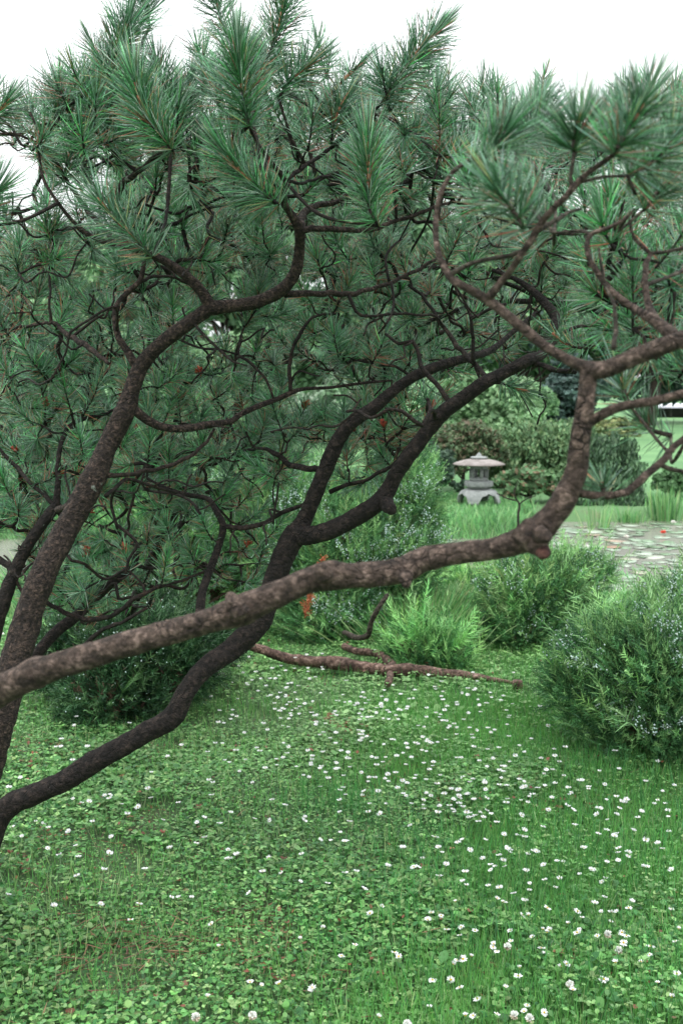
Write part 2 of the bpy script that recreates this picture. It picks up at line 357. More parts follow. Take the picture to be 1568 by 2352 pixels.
tree('A', 'brown leaning pine trunk rising from the lower left and forking near the top centre', 'bark_brown', 'twig',
 [(-120, 2000, 150, 2.6), (-45, 1780, 140, 2.6), (-5, 1660, 112, 2.6), (25, 1560, 104, 2.62), (55, 1450, 98, 2.64), (95, 1330, 92, 2.66), (150, 1220, 87, 2.7), (215, 1100, 82, 2.72),
  (255, 1010, 70, 2.74), (290, 940, 68, 2.74), (305, 890, 57, 2.74), (325, 840, 54, 2.74), (370, 790, 50, 2.72), (430, 745, 46, 2.7), (485, 706, 46, 2.7)],
 [ [(480, 708, 46, 2.7), (540, 702, 43, 2.7), (600, 690, 42, 2.7), (650, 663, 39, 2.68), (680, 620, 37, 2.66), (688, 570, 35, 2.64), (687, 525, 33, 2.6), (670, 495, 25, 2.58), (650, 460, 22, 2.55), (652, 415, 19, 2.5), (625, 375, 14, 2.45), (592, 330, 11, 2.4), (570, 285, 9, 2.35)],
   [(690, 530, 22, 2.6), (740, 524, 19, 2.62), (800, 527, 17, 2.65), (855, 525, 15, 2.7), (910, 508, 13, 2.75), (1000, 478, 10, 2.8), (1040, 460, 9, 2.85)],
   [(690, 525, 24, 2.62), (698, 490, 24, 2.7), (725, 473, 21, 2.78), (770, 463, 17, 2.85), (800, 448, 12, 2.9)],
   [(654, 418, 14, 2.5), (700, 378, 13, 2.55), (750, 350, 11, 2.6), (788, 312, 9, 2.65), (797, 285, 7, 2.7)],
   [(655, 416, 12, 2.5), (700, 420, 10, 2.6), (745, 405, 9, 2.7), (790, 415, 7, 2.8)],
   [(655, 676, 22, 2.7), (720, 673, 20, 2.75), (790, 676, 18, 2.8), (850, 664, 14, 2.85), (920, 640, 12, 2.9), (985, 602, 10, 2.95), (1010, 588, 7, 3.0)],
   [(800, 678, 12, 2.8), (828, 725, 10, 2.8), (900, 722, 8, 2.85), (990, 724, 8, 2.9), (1020, 745, 8, 2.95)],
   [(898, 650, 10, 2.88), (905, 700, 9, 2.85), (885, 740, 8, 2.8), (868, 765, 6, 2.8)],
   [(893, 645, 9, 2.88), (885, 600, 9, 2.9), (905, 560, 8, 2.95), (925, 550, 6, 3.0)],
   [(484, 702, 38, 2.7), (455, 660, 34, 2.68), (410, 620, 30, 2.66), (360, 590, 27, 2.64), (310, 572, 24, 2.62), (265, 562, 20, 2.6), (215, 545, 14, 2.6), (170, 510, 12, 2.58), (130, 460, 11, 2.55), (100, 410, 10, 2.55), (90, 350, 9, 2.55), (95, 320, 8, 2.5), (70, 258, 7, 2.5)],
   [(268, 563, 18, 2.6), (225, 510, 16, 2.68), (192, 470, 15, 2.72), (165, 430, 14, 2.72), (148, 405, 13, 2.7), (120, 360, 11, 2.68), (95, 332, 10, 2.65), (40, 312, 8, 2.6), (0, 304, 8, 2.6), (-60, 298, 6, 2.6)],
   [(98, 330, 9, 2.62), (112, 306, 9, 2.6), (130, 270, 9, 2.58), (170, 233, 8, 2.55), (210, 205, 8, 2.5), (240, 165, 6, 2.48)],
   [(150, 408, 10, 2.7), (190, 392, 9, 2.75), (235, 372, 8, 2.8), (275, 352, 7, 2.85)],
   [(310, 838, 28, 2.74), (292, 805, 24, 2.74), (272, 775, 22, 2.74), (265, 735, 19, 2.74), (270, 700, 18, 2.74), (300, 665, 17, 2.74), (322, 645, 17, 2.74), (330, 610, 14, 2.74), (335, 575, 12, 2.75)],
   [(322, 648, 12, 2.74), (365, 632, 11, 2.8), (400, 640, 10, 2.85), (440, 655, 8, 2.9)],
   [(290, 572, 22, 2.64), (280, 520, 22, 2.66), (272, 480, 22, 2.66), (276, 437, 21, 2.64), (295, 410, 20, 2.6), (330, 386, 18, 2.55), (363, 355, 15, 2.5), (395, 342, 10, 2.45)],
   [(335, 470, 9, 2.7), (400, 490, 9, 2.75), (460, 470, 9, 2.8), (520, 455, 8, 2.8), (560, 460, 6, 2.8)],
   [(280, 500, 11, 2.66), (330, 530, 11, 2.7), (410, 510, 10, 2.75), (470, 480, 9, 2.78), (520, 470, 9, 2.8)],
   [(308, 940, 30, 2.74), (340, 966, 28, 2.76), (380, 982, 26, 2.78), (430, 984, 24, 2.8), (480, 975, 22, 2.85), (530, 968, 20, 2.9), (555, 950, 18, 2.92), (600, 930, 17, 2.95), (640, 915, 16, 3.0), (668, 902, 16, 3.0), (700, 893, 12, 3.05), (760, 890, 10, 3.1), (830, 880, 9, 3.15), (900, 874, 7, 3.2)],
   [(668, 903, 14, 3.0), (664, 860, 13, 3.0), (667, 820, 12, 3.0), (685, 775, 12, 3.0), (704, 740, 9, 3.0), (735, 725, 8, 3.05), (780, 720, 6, 3.1)],
   [(628, 915, 9, 2.98), (610, 870, 9, 2.98), (575, 835, 9, 2.98), (548, 812, 8, 3.0), (555, 785, 7, 3.0)],
   [(250, 1092, 18, 2.72), (290, 1088, 15, 2.78), (350, 1080, 14, 2.85), (400, 1064, 13, 2.9), (450, 1038, 12, 2.95), (480, 1008, 10, 3.0), (492, 985, 8, 3.0)],
   [(243, 1140, 14, 2.72), (290, 1100, 12, 2.78), (350, 1118, 10, 2.85), (405, 1130, 10, 2.95)],
   [(196, 1150, 18, 2.7), (165, 1160, 18, 2.75), (130, 1170, 18, 2.85)],
   [(460, 1180, 10, 2.95), (420, 1140, 9, 3.0), (330, 1125, 8, 3.05)],
   [(250, 835, 12, 2.78), (200, 795, 18, 2.85), (150, 765, 16, 2.95), (120, 740, 12, 3.0), (60, 750, 9, 3.05), (0, 760, 8, 3.1)],
   [(118, 742, 12, 3.0), (117, 690, 8, 3.0), (115, 620, 8, 3.05), (110, 570, 7, 3.1)],
 ])

tree('B', 'blackish low pine limb curving up from the left edge and forking behind the foreground branch', 'bark_dark', 'twig',
 [(-60, 2060, 74, 2.95), (-30, 1950, 66, 2.95), (0, 1878, 62, 2.95), (30, 1845, 60, 2.95), (80, 1824, 58, 2.95), (150, 1793, 58, 2.95), (220, 1748, 56, 2.95), (290, 1710, 56, 2.95), (340, 1680, 57, 2.95),
  (395, 1648, 58, 2.95), (425, 1592, 52, 2.95), (470, 1535, 54, 2.97), (535, 1490, 60, 3.0), (590, 1435, 66, 3.0), (615, 1380, 64, 3.0), (635, 1320, 62, 3.0), (658, 1262, 62, 3.0), (683, 1218, 58, 3.0)],
 [ [(680, 1225, 52, 3.0), (700, 1190, 44, 3.0), (725, 1130, 41, 2.98), (755, 1060, 40, 2.96), (780, 1005, 38, 2.94), (815, 965, 34, 2.92), (860, 935, 34, 2.92), (900, 900, 31, 2.92), (950, 865, 28, 2.93), (1010, 840, 26, 2.95), (1080, 820, 24, 3.0), (1130, 802, 18, 3.1), (1180, 760, 14, 3.2), (1230, 720, 12, 3.3)],
   [(672, 1226, 52, 3.0), (710, 1230, 50, 2.98), (765, 1215, 50, 2.95), (820, 1186, 50, 2.93), (862, 1158, 50, 2.9), (890, 1125, 46, 2.9), (915, 1080, 42, 2.88), (945, 1040, 40, 2.86), (985, 985, 40, 2.85), (1020, 945, 40, 2.83), (1060, 915, 38, 2.82), (1110, 880, 36, 2.8), (1160, 855, 34, 2.8), (1210, 828, 32, 2.8), (1245, 812, 26, 2.85), (1260, 770, 24, 2.9), (1275, 730, 26, 2.95), (1235, 680, 22, 3.0), (1190, 645, 14, 3.05), (1130, 620, 10, 3.1)],
   [(878, 1150, 50, 2.9), (893, 1166, 34, 2.86), (898, 1170, 26, 2.84)],
   [(740, 1080, 20, 3.04), (700, 1076, 18, 3.05), (660, 1062, 16, 3.08), (628, 1040, 13, 3.1), (600, 1030, 9, 3.12), (560, 1035, 7, 3.2)],
   [(757, 1130, 13, 3.02), (800, 1112, 12, 3.0), (850, 1098, 10, 2.98), (900, 1068, 9, 2.95), (930, 1035, 8, 2.93), (960, 1000, 7, 2.9)],
   [(1030, 922, 15, 2.83), (1000, 880, 14, 2.85), (968, 838, 13, 2.87), (948, 788, 12, 2.9), (915, 790, 10, 2.92), (885, 765, 8, 2.95)],
   [(1115, 866, 16, 2.8), (1085, 832, 15, 2.85), (1052, 800, 14, 2.9), (1030, 765, 12, 2.95), (985, 700, 10, 3.0), (940, 655, 9, 3.05)],
   [(1220, 832, 18, 2.82), (1270, 846, 16, 2.8), (1320, 852, 13, 2.78)],
   [(458, 1440, 28, 3.0), (463, 1370, 24, 3.05), (478, 1320, 22, 3.08), (497, 1270, 21, 3.1), (508, 1235, 20, 3.1), (512, 1203, 20, 3.1), (494, 1170, 16, 3.12), (478, 1146, 14, 3.15), (430, 1136, 12, 3.2), (380, 1120, 9, 3.25), (340, 1100, 7, 3.3)],
   [(512, 1208, 14, 3.1), (560, 1212, 14, 3.08), (610, 1200, 13, 3.06), (660, 1173, 13, 3.04), (705, 1152, 10, 3.02)],
   [(1250, 812, 14, 2.85), (1300, 760, 10, 2.95), (1380, 745, 9, 3.0), (1440, 760, 8, 3.1)],
   [(945, 866, 9, 3.25), (905, 840, 8, 3.3), (870, 838, 7, 3.3)],
 ])

tree('C', 'blurred reddish-brown pine limb crossing the whole foreground and turning up at the right', 'bark_front', 'twig_front',
 [(-560, 2250, 130, 1.75), (-400, 1900, 118, 1.7), (-230, 1720, 108, 1.65), (-90, 1630, 100, 1.6), (0, 1585, 96, 1.58), (60, 1556, 90, 1.56), (85, 1545, 96, 1.56), (115, 1535, 82, 1.55), (200, 1508, 78, 1.54), (300, 1478, 78, 1.53), (400, 1450, 76, 1.52), (500, 1420, 76, 1.5), (555, 1402, 96, 1.5), (600, 1380, 82, 1.5),
  (700, 1338, 78, 1.5), (755, 1322, 94, 1.5), (800, 1322, 82, 1.5), (870, 1318, 84, 1.5), (930, 1305, 84, 1.5), (970, 1285, 72, 1.5), (1040, 1272, 68, 1.49), (1120, 1262, 68, 1.48), (1185, 1245, 76, 1.47), (1240, 1215, 80, 1.46), (1288, 1155, 74, 1.45), (1320, 1090, 66, 1.44), (1330, 1020, 64, 1.43), (1340, 950, 58, 1.42), (1350, 880, 54, 1.42), (1348, 850, 54, 1.42)],
 [ [(1352, 848, 44, 1.42), (1310, 830, 31, 1.42), (1250, 795, 28, 1.43), (1190, 745, 28, 1.44), (1120, 690, 26, 1.45), (1060, 655, 22, 1.45), (1032, 635, 20, 1.46), (1006, 580, 17, 1.47), (1000, 520, 16, 1.48), (1010, 450, 15, 1.48), (1040, 395, 13, 1.48), (1088, 364, 11, 1.48), (1130, 350, 9, 1.47)],
   [(1118, 690, 24, 1.45), (1150, 648, 19, 1.43), (1190, 600, 18, 1.41), (1230, 530, 20, 1.39), (1270, 475, 19, 1.37), (1312, 428, 19, 1.36), (1360, 390, 16, 1.35), (1405, 350, 13, 1.33), (1420, 325, 11, 1.32)],
   [(1036, 634, 15, 1.46), (1050, 618, 14, 1.45), (1090, 604, 13, 1.43), (1150, 590, 13, 1.41), (1200, 573, 12, 1.4)],
   [(1312, 430, 13, 1.36), (1308, 385, 11, 1.36), (1314, 340, 11, 1.36)],
   [(1325, 420, 11, 1.36), (1380, 408, 10, 1.38), (1440, 402, 8, 1.4)],
   [(1238, 530, 14, 1.39), (1290, 495, 12, 1.42), (1340, 478, 9, 1.45)],
   [(1350, 850, 54, 1.42), (1385, 850, 50, 1.41), (1440, 827, 46, 1.4), (1500, 803, 48, 1.39), (1568, 778, 50, 1.38), (1660, 750, 48, 1.38), (1760, 700, 36, 1.4)],
   [(1550, 775, 40, 1.39), (1500, 735, 30, 1.42), (1450, 705, 21, 1.45), (1400, 665, 19, 1.47), (1368, 622, 18, 1.48), (1348, 580, 16, 1.49), (1355, 540, 14, 1.5), (1400, 522, 12, 1.5), (1438, 500, 10, 1.5), (1455, 480, 8, 1.5)],
   [(1355, 538, 12, 1.5), (1330, 530, 10, 1.52), (1290, 536, 9, 1.54), (1265, 530, 8, 1.55)],
   [(1505, 738, 26, 1.42), (1488, 700, 22, 1.45), (1480, 650, 19, 1.47), (1484, 600, 16, 1.49), (1492, 582, 13, 1.5), (1455, 548, 10, 1.5), (1445, 505, 8, 1.5)],
   [(1490, 582, 12, 1.5), (1530, 578, 10, 1.5), (1600, 560, 9, 1.5)],
   [(1483, 655, 12, 1.47), (1530, 635, 11, 1.5), (1600, 600, 9, 1.55)],
   [(1408, 800, 16, 1.41), (1410, 760, 13, 1.43), (1408, 700, 11, 1.45), (1388, 640, 10, 1.47), (1378, 570, 8, 1.48)],
   [(1343, 975, 34, 1.43), (1390, 948, 30, 1.41), (1430, 933, 27, 1.4), (1500, 921, 25, 1.39), (1568, 905, 23, 1.38), (1680, 880, 20, 1.38)],
   [(1330, 1132, 22, 1.45), (1390, 1141, 22, 1.45), (1440, 1125, 22, 1.46), (1480, 1092, 22, 1.47), (1520, 1055, 20, 1.48), (1545, 1022, 18, 1.49), (1600, 985, 17, 1.5)],
   [(1515, 1068, 14, 1.48), (1560, 1085, 12, 1.5), (1620, 1095, 10, 1.5)],
   [(1195, 1215, 70, 1.46), (1222, 1238, 62, 1.45), (1238, 1256, 46, 1.44), (1244, 1264, 36, 1.435)],
   [(1238, 1256, 38, 1.44), (1246, 1268, 36, 1.435), (1251, 1275, 33, 1.43), (1253, 1278, 22, 1.43)],
   [(1236, 1225, 44, 1.43), (1252, 1234, 34, 1.42), (1260, 1240, 22, 1.42)],
   [(555, 1410, 60, 1.47), (540, 1385, 44, 1.47), (528, 1368, 24, 1.48)],
   [(748, 1330, 50, 1.47), (738, 1308, 40, 1.47), (730, 1298, 24, 1.47)],
   [(930, 1318, 50, 1.46), (932, 1338, 34, 1.45), (930, 1348, 20, 1.45)],
 ])

tree('D', 'dark slim pine stem at the left edge behind the brown leaning trunk', 'bark_dark', 'twig',
 [(-90, 1800, 70, 3.1), (-40, 1560, 56, 3.1), (-12, 1440, 50, 3.1), (10, 1378, 44, 3.1), (32, 1318, 38, 3.1), (62, 1258, 34, 3.1), (100, 1200, 32, 3.1), (130, 1162, 34, 3.1)],
 [ [(130, 1165, 24, 3.1), (134, 1105, 17, 3.1), (136, 1045, 14, 3.12), (152, 988, 14, 3.15), (190, 962, 11, 3.2), (230, 955, 10, 3.25), (262, 940, 7, 3.3)],
   [(122, 1158, 14, 3.1), (100, 1135, 13, 3.12), (62, 1098, 12, 3.15), (30, 1062, 11, 3.2), (0, 1030, 10, 3.2), (-40, 1000, 8, 3.2)],
   [(190, 955, 9, 3.2), (200, 920, 8, 3.22), (212, 870, 7, 3.25)],
   [(34, 1318, 24, 3.1), (10, 1295, 22, 3.12), (-30, 1270, 18, 3.15)],
   [(60, 1385, 10, 3.1), (38, 1320, 10, 3.1), (60, 1300, 10, 3.1)],
 ])

tree('E', 'low spreading pine branches under the canopy at the lower left before the dark juniper', 'bark_dark', 'twig',
 [(-160, 1800, 60, 3.3), (-60, 1700, 52, 3.3), (15, 1610, 44, 3.3), (60, 1550, 38, 3.3), (85, 1504, 34, 3.3), (128, 1453, 32, 3.32), (181, 1410, 30, 3.35), (235, 1359, 27, 3.38), (279, 1322, 24, 3.4), (308, 1292, 22, 3.42), (314, 1252, 18, 3.45)],
 [ [(314, 1256, 13, 3.45), (290, 1235, 11, 3.45), (260, 1220, 10, 3.45), (228, 1207, 8, 3.5)],
   [(314, 1256, 12, 3.45), (335, 1240, 11, 3.5), (370, 1228, 9, 3.52), (410, 1200, 7, 3.6)],
   [(60, 1540, 14, 3.3), (107, 1531, 14, 3.25), (168, 1504, 15, 3.2), (235, 1447, 13, 3.15), (290, 1425, 11, 3.1), (340, 1395, 8, 3.1)],
   [(107, 1383, 12, 3.2), (144, 1407, 14, 3.2), (188, 1420, 15, 3.2), (235, 1423, 15, 3.18), (275, 1403, 14, 3.15), (316, 1370, 13, 3.12), (360, 1350, 10, 3.15), (403, 1339, 9, 3.2), (484, 1306, 7, 3.3)],
   [(403, 1340, 8, 3.2), (400, 1300, 7, 3.25), (405, 1240, 6, 3.3)],
   [(306, 1295, 14, 3.42), (345, 1305, 11, 3.45), (400, 1295, 8, 3.5)],
   [(230, 1365, 12, 3.38), (268, 1340, 11, 3.3), (272, 1375, 10, 3.28), (300, 1372, 9, 3.25)],
 ])

# pines standing behind, at four to six metres
tree('H', 'pine behind the canopy at the left, its thin branches filling gaps between front limbs', 'bark_dark', 'twig',
 [(300, 1560, 34, 5.7), (290, 1450, 30, 5.3), (330, 1330, 29, 4.8), (400, 1180, 27, 4.5), (480, 1050, 24, 4.5), (560, 900, 22, 4.4), (600, 760, 20, 4.4)],
 [ [(400, 1180, 18, 4.5), (300, 1050, 16, 4.5), (220, 900, 14, 4.4), (120, 800, 12, 4.4), (40, 650, 10, 4.3)],
   [(480, 1050, 16, 4.5), (420, 900, 14, 4.4), (360, 720, 12, 4.3), (300, 500, 9, 4.2), (330, 340, 7, 4.1)],
   [(560, 900, 15, 4.4), (620, 760, 14, 4.3), (560, 600, 11, 4.2), (480, 420, 9, 4.1), (470, 260, 7, 4.0)],
   [(560, 900, 15, 4.4), (680, 800, 14, 4.3), (760, 650, 12, 4.2), (760, 420, 9, 4.1), (700, 220, 7, 4.0)],
   [(330, 1330, 16, 4.6), (200, 1230, 13, 4.5), (80, 1120, 11, 4.4), (-40, 1000, 9, 4.3)],
   [(400, 1180, 12, 4.5), (520, 1120, 12, 4.4), (620, 1000, 10, 4.4), (720, 960, 8, 4.3)],
 ])
tree('J', 'pine behind the canopy at the right, branches seen between two thick forks', 'bark_dark', 'twig',
 [(1900, 1500, 60, 4.6), (1850, 1150, 52, 4.5), (1720, 900, 44, 4.3), (1560, 780, 34, 4.1), (1400, 720, 26, 4.0), (1250, 690, 22, 3.9)],
 [ [(1250, 690, 18, 3.9), (1100, 700, 15, 3.8), (980, 740, 12, 3.8), (860, 800, 9, 3.8)],
   [(1400, 720, 16, 4.0), (1300, 600, 13, 3.9), (1200, 480, 11, 3.8), (1120, 330, 8, 3.7)],
   [(1560, 780, 16, 4.1), (1480, 620, 13, 4.0), (1420, 480, 10, 3.9), (1380, 320, 8, 3.8)],
   [(1560, 780, 16, 4.1), (1600, 600, 13, 4.0), (1580, 420, 10, 3.9), (1540, 280, 8, 3.8)],
   [(1250, 690, 14, 3.9), (1080, 600, 12, 3.8), (980, 440, 9, 3.7), (900, 260, 7, 3.6)],
   [(1100, 700, 12, 3.8), (960, 620, 10, 3.7), (860, 520, 8, 3.7)],
 ])

# hand-placed big shoots: tree, path [(u, v)...], depth, needle length m, count, fresh, width, connect-from
BIG = [
 ('A', [(396, 343), (360, 300), (326, 249), (309, 172)], 2.30, .105, 560, .75),
 ('A', [(240, 165), (262, 130), (284, 85), (297, 40)], 2.48, .105, 430, .45),
 ('A', [(345, 60), (335, 20), (330, -30)], 2.6, .10, 260, .4),
 ('A', [(572, 290), (562, 240), (552, 175), (546, 105)], 2.28, .112, 620, .75),
 ('A', [(600, 170), (630, 95), (648, 30), (660, -30)], 2.5, .105, 430, .5),
 ('A', [(520, 80), (500, 20), (495, -40)], 2.7, .10, 240, .5),
 ('A', [(640, 225), (662, 190), (695, 160), (722, 134)], 2.5, .095, 280, .4),
 ('A', [(725, 258), (760, 215), (800, 172), (836, 141)], 2.7, .085, 130, .3),
 ('A', [(878, 236), (905, 190), (950, 130), (1000, 70)], 2.45, .105, 480, .5),
 ('A', [(870, 520), (848, 480), (846, 400), (843, 312)], 2.35, .095, 520, .9),
 ('A', [(900, 400), (920, 345), (975, 295)], 2.7, .09, 260, .5),
 ('J', [(1000, 380), (1040, 330), (1095, 275)], 2.8, .095, 300, .4),
 ('C', [(1088, 366), (1125, 355), (1150, 320), (1172, 285)], 1.47, .072, 260, .4),
 ('C', [(1316, 345), (1322, 300), (1332, 262)], 1.36, .072, 190, .4),
 ('C', [(1410, 352), (1430, 315), (1462, 262), (1482, 214)], 1.31, .075, 300, .7),
 ('C', [(1440, 402), (1480, 385), (1540, 325), (1570, 280)], 1.42, .075, 260, .5),
 ('C', [(1202, 526), (1175, 480), (1150, 450), (1122, 416)], 1.39, .075, 210, .4),
 ('C', [(1190, 330), (1215, 270), (1240, 230)], 1.9, .08, 260, .4),
 ('A', [(640, 470), (590, 430), (545, 385), (512, 345)], 2.3, .10, 420, .7),
 ('A', [(655, 440), (600, 455), (565, 460)], 2.35, .085, 130, .2),
 ('A', [(350, 590), (310, 545), (262, 500), (225, 455)], 2.3, .10, 360, .3),
 ('A', [(-40, 300), (-10, 265), (22, 228)], 2.6, .085, 230, .5),
 ('A', [(-60, 520), (-30, 470), (-5, 430)], 2.3, .10, 260, .4),
 ('A', [(170, 235), (185, 205), (200, 180)], 2.6, .08, 150, .4),
 ('A', [(128, 275), (130, 245), (138, 215)], 2.6, .075, 130, .4),
 ('A', [(150, 405), (158, 365), (172, 330)], 2.7, .085, 220, .3),
 ('A', [(250, 365), (300, 330), (340, 290)], 2.8, .085, 200, .4),
 ('C', [(1440, 925), (1430, 895), (1424, 868)], 1.55, .08, 70, .3),
 ('C', [(1540, 1000), (1500, 990), (1478, 975), (1465, 955)], 1.6, .07, 80, .2),
 ('C', [(1390, 1140), (1384, 1120), (1380, 1108)], 1.45, .06, 34, .3),
 ('C', [(1480, 480), (1510, 440), (1550, 400)], 1.55, .075, 180, .4),
 ('C', [(1270, 530), (1230, 490), (1215, 440)], 1.65, .075, 150, .3),
 ('B', [(1350, 800), (1312, 796), (1285, 780), (1268, 765)], 2.6, .075, 100, .3),
 ('B', [(1150, 880), (1180, 892), (1215, 900)], 2.95, .07, 120, .3),
 ('A', [(205, 300), (200, 240), (212, 170)], 2.65, .09, 240, .4),
 ('A', [(430, 300), (428, 240), (438, 180)], 2.7, .09, 260, .4),
 ('A', [(395, 250), (380, 200), (355, 140)], 2.6, .095, 300, .5),
 ('A', [(240, 330), (250, 270), (262, 215)], 2.55, .09, 260, .5),
 ('A', [(760, 330), (770, 270), (800, 215)], 2.6, .09, 240, .4),
 ('C', [(1180, 350), (1210, 320), (1262, 262)], 1.7, .075, 220, .4),
]
# foliage zones: polygon (u, v), number, depth range, needle length
ZONES = [
 ([(0, 210), (60, 300), (170, 160), (390, 180), (470, 100), (720, 140), (800, 210), (1000, 190), (1180, 200), (1270, 240), (1568, 230), (1568, 420), (0, 420)], 250, (2.45, 4.0), .088),
 ([(60, 400), (250, 300), (1568, 300), (1568, 640), (0, 640), (0, 520)], 320, (2.85, 4.7), .082),
 ([(0, 560), (1568, 560), (1568, 770), (1100, 850), (0, 860)], 350, (3.0, 4.8), .08),
 ([(0, 820), (1130, 800), (980, 900), (840, 930), (700, 1060), (0, 1080)], 225, (3.0, 4.8), .078),
 ([(0, 1040), (700, 1020), (680, 1120), (560, 1180), (440, 1200), (0, 1150)], 140, (3.1, 4.8), .074),
 ([(0, 1130), (420, 1160), (560, 1200), (640, 1210), (600, 1330), (420, 1380), (250, 1420), (60, 1420), (0, 1300)], 100, (3.1, 4.3), .068),
 ([(760, 990), (860, 930), (1000, 890), (990, 960), (900, 1080), (800, 1130)], 34, (2.9, 3.5), .078),
 ([(1380, 580), (1568, 560), (1568, 880), (1400, 790)], 52, (1.7, 2.8), .07),
 ([(1050, 400), (1568, 380), (1568, 640), (1100, 600)], 26, (1.7, 2.5), .075),
]
KEEP = []
for _k in 'ABC':
    for _p in [TREES[_k]['stem']] + TREES[_k]['limbs']:
        if max(q[2] for q in _p) > 17:
            for q0, q1 in zip(_p[:-1], _p[1:]):
                for t in (0, .34, .67):
                    KEEP.append([a + (b - a) * t for a, b in zip(q0, q1)])
KEEP = np.array(KEEP)
def inpoly(x, y, poly):
    c = False; j = len(poly) - 1
    for i in range(len(poly)):
        xi, yi = poly[i]; xj, yj = poly[j]
        if (yi > y) != (yj > y) and x < (xj - xi) * (y - yi) / (yj - yi) + xi: c = not c
        j = i
    return c
HOLES = [(505, 770, 52), (745, 925, 48), (585, 1145, 42), (30, 445, 60), (200, 600, 22), (1050, 935, 60), (420, 470, 40), (700, 905, 25), (790, 740, 25), (1500, 655, 22), (230, 900, 25), (320, 1180, 35)]

def pl_none(d, k): return d.get(k) is None
def grow_pines():
    roots = {}; limbbufs = {}
    nodes, nkey, ndir, nrad, npar = [], [], [], [], []
    for key, T in TREES.items():
        stem = conv(T['stem'], True, dict(A=.67, B=.84, C=.75).get(key, .8))
        base = stem[0][:3].copy(); base[2] = 0
        root = thing('pine_tree', base, T['label'], 'pine tree', 'pines of the foreground thicket')
        roots[key] = root
        big = stem[:, 3].max() > .02
        s = catmull(stem, .0065 if big else .03)
        b = Buf(); tube(b, s, 44 if big else 12, .085 if key != 'C' else .11, nscale=34, fine=big)
        tr = b.build('trunk', M[T['bark']], root, True)
        limbbufs[(key, -1)] = (tr, Buf(), Buf(), Buf())
        for q in s[::7]:
            nodes.append(q[:3]); nkey.append((key, -1)); nrad.append(q[3])
        for li, poly in enumerate(T['limbs']):
            c = conv(poly, False, dict(A=.72, B=.84, C=.82).get(key, .8)); w = max(x[2] for x in poly)
            sp = catmull(c, (.007 if w > 30 else .012) if w > 15 else .016)
            # small wander on thin limbs
            if w < 26:
                for a in range(3):
                    sp[2:, a] += np.array([.006 * mnoise.noise(Vector((i * .35, li * 7.1 + a * 3.3, len(key)))) for i in range(2, len(sp))])
            b = Buf(); tube(b, sp, 32 if w > 30 else 20 if w > 20 else 10, (.30 if len(poly) <= 3 or (key == 'C' and li >= 16) else .10) if w > 15 else .16, nscale=34 if w > 15 else 80, fine=w > 20)
            bm = T['bark'] if w > 17 else T['twig']
            if key == 'C' and li == 17: bm = 'cut_wood'
            o = b.build('limb' if w > 17 else 'branch', M[bm], root, True)
            limbbufs[(key, li)] = (o, Buf(), Buf(), Buf())
            k = len(sp)
            for i in range(int(k * .15), k, 4 if w > 30 else 2):
                nodes.append(sp[i][:3]); nkey.append((key, li)); nrad.append(sp[i][3])
    # big shoots
    for key, path, d, ln, n, fresh in BIG:
        pts = np.array([P(u, v, d) for u, v in path])
        # attach to the limb nearest to the start of the shoot, among the limbs of its tree
        cand = [i for i, kk in enumerate(nkey) if kk[0] == key and kk[1] >= 0]
        cn = np.array([nodes[i] for i in cand]); dd = np.linalg.norm(cn - pts[0], axis=1); j = cand[int(dd.argmin())]
        _, tb, nb, _ = limbbufs[nkey[j]]
        if dd.min() > .02:
            p0 = nodes[j]; mid = (p0 + pts[0]) / 2 + np.array([0, 0, -.02]) + RNG.normal(0, .012, 3)
            k_ = .6 if key == 'C' else 1; c = np.array([[*p0, .0042 * k_], [*mid, .0038 * k_], [*pts[0], .0034 * k_]])
            tube(tb, catmull(c, .015), 7, .2, nscale=120)
        shoot(nb, tb, pts, ln * (1.0 if key != 'C' else 1.0), int(n * 1.1), wd=.0019 if key != 'C' else .0016, fresh=fresh * .6, rust=.035, r=.0035, segs=3)
        cc = np.hstack([pts, np.full((len(pts), 1), .0040 if key != 'C' else .003)]); cc = catmull(cc, .012); cc = cc[int(len(cc) * .45):]
        tube(limbbufs[nkey[j]][3], cc, 6, .3, col=(.30, .12, .065), nscale=200)
    # tuft positions
    T = []; 
    for poly, cnt, (d0, d1), ln in ZONES:
        us = [p[0] for p in poly]; vs = [p[1] for p in poly]; k = 0; tries = 0
        while k < cnt and tries < cnt * 150:
            tries += 1
            u = random.uniform(min(us) - 60, max(us) + 60); v = random.uniform(min(vs), max(vs))
            if not inpoly(min(max(u, 1), 1567), v, poly): continue
            if any((u - a) ** 2 + (v - b) ** 2 < r * r for a, b, r in HOLES): continue
            d = d0 + (d1 - d0) * random.random() ** 1.2
            nr = KEEP[(KEEP[:, 0] - u) ** 2 + (KEEP[:, 1] - v) ** 2 < (46 + 70 * 2.7 / d * .5) ** 2]
            if len(nr) and (nr[:, 2].max() > 20) and d < nr[nr[:, 2] > 20][:, 3].max() + .2 and random.random() < .97: continue
            p = P(u, v, d)
            if T and min(np.linalg.norm(np.array([t[0] for t in T]) - p, axis=1)) < .045: continue
            T.append((p, ln * random.uniform(.85, 1.1), d)); k += 1
    # bare forks that only thicken the web of twigs
    ghosts = []
    for i in range(280):
        u = random.uniform(-20, 1250); v = random.uniform(330, 1350)
        if v > 1000 and u > 650: continue
        ghosts.append((P(u, v, random.uniform(2.6, 3.2) if i % 3 else random.uniform(3.2, 4.4)), 0, 3))
    A = T + ghosts; pts = np.array([a[0] for a in A]); n = len(pts)
    NP = np.array(nodes); NR = np.array(nrad)
    isC = np.array([k[0] == 'C' for k in nkey])
    best = np.full(n, 1e9); bi = np.zeros(n, int)
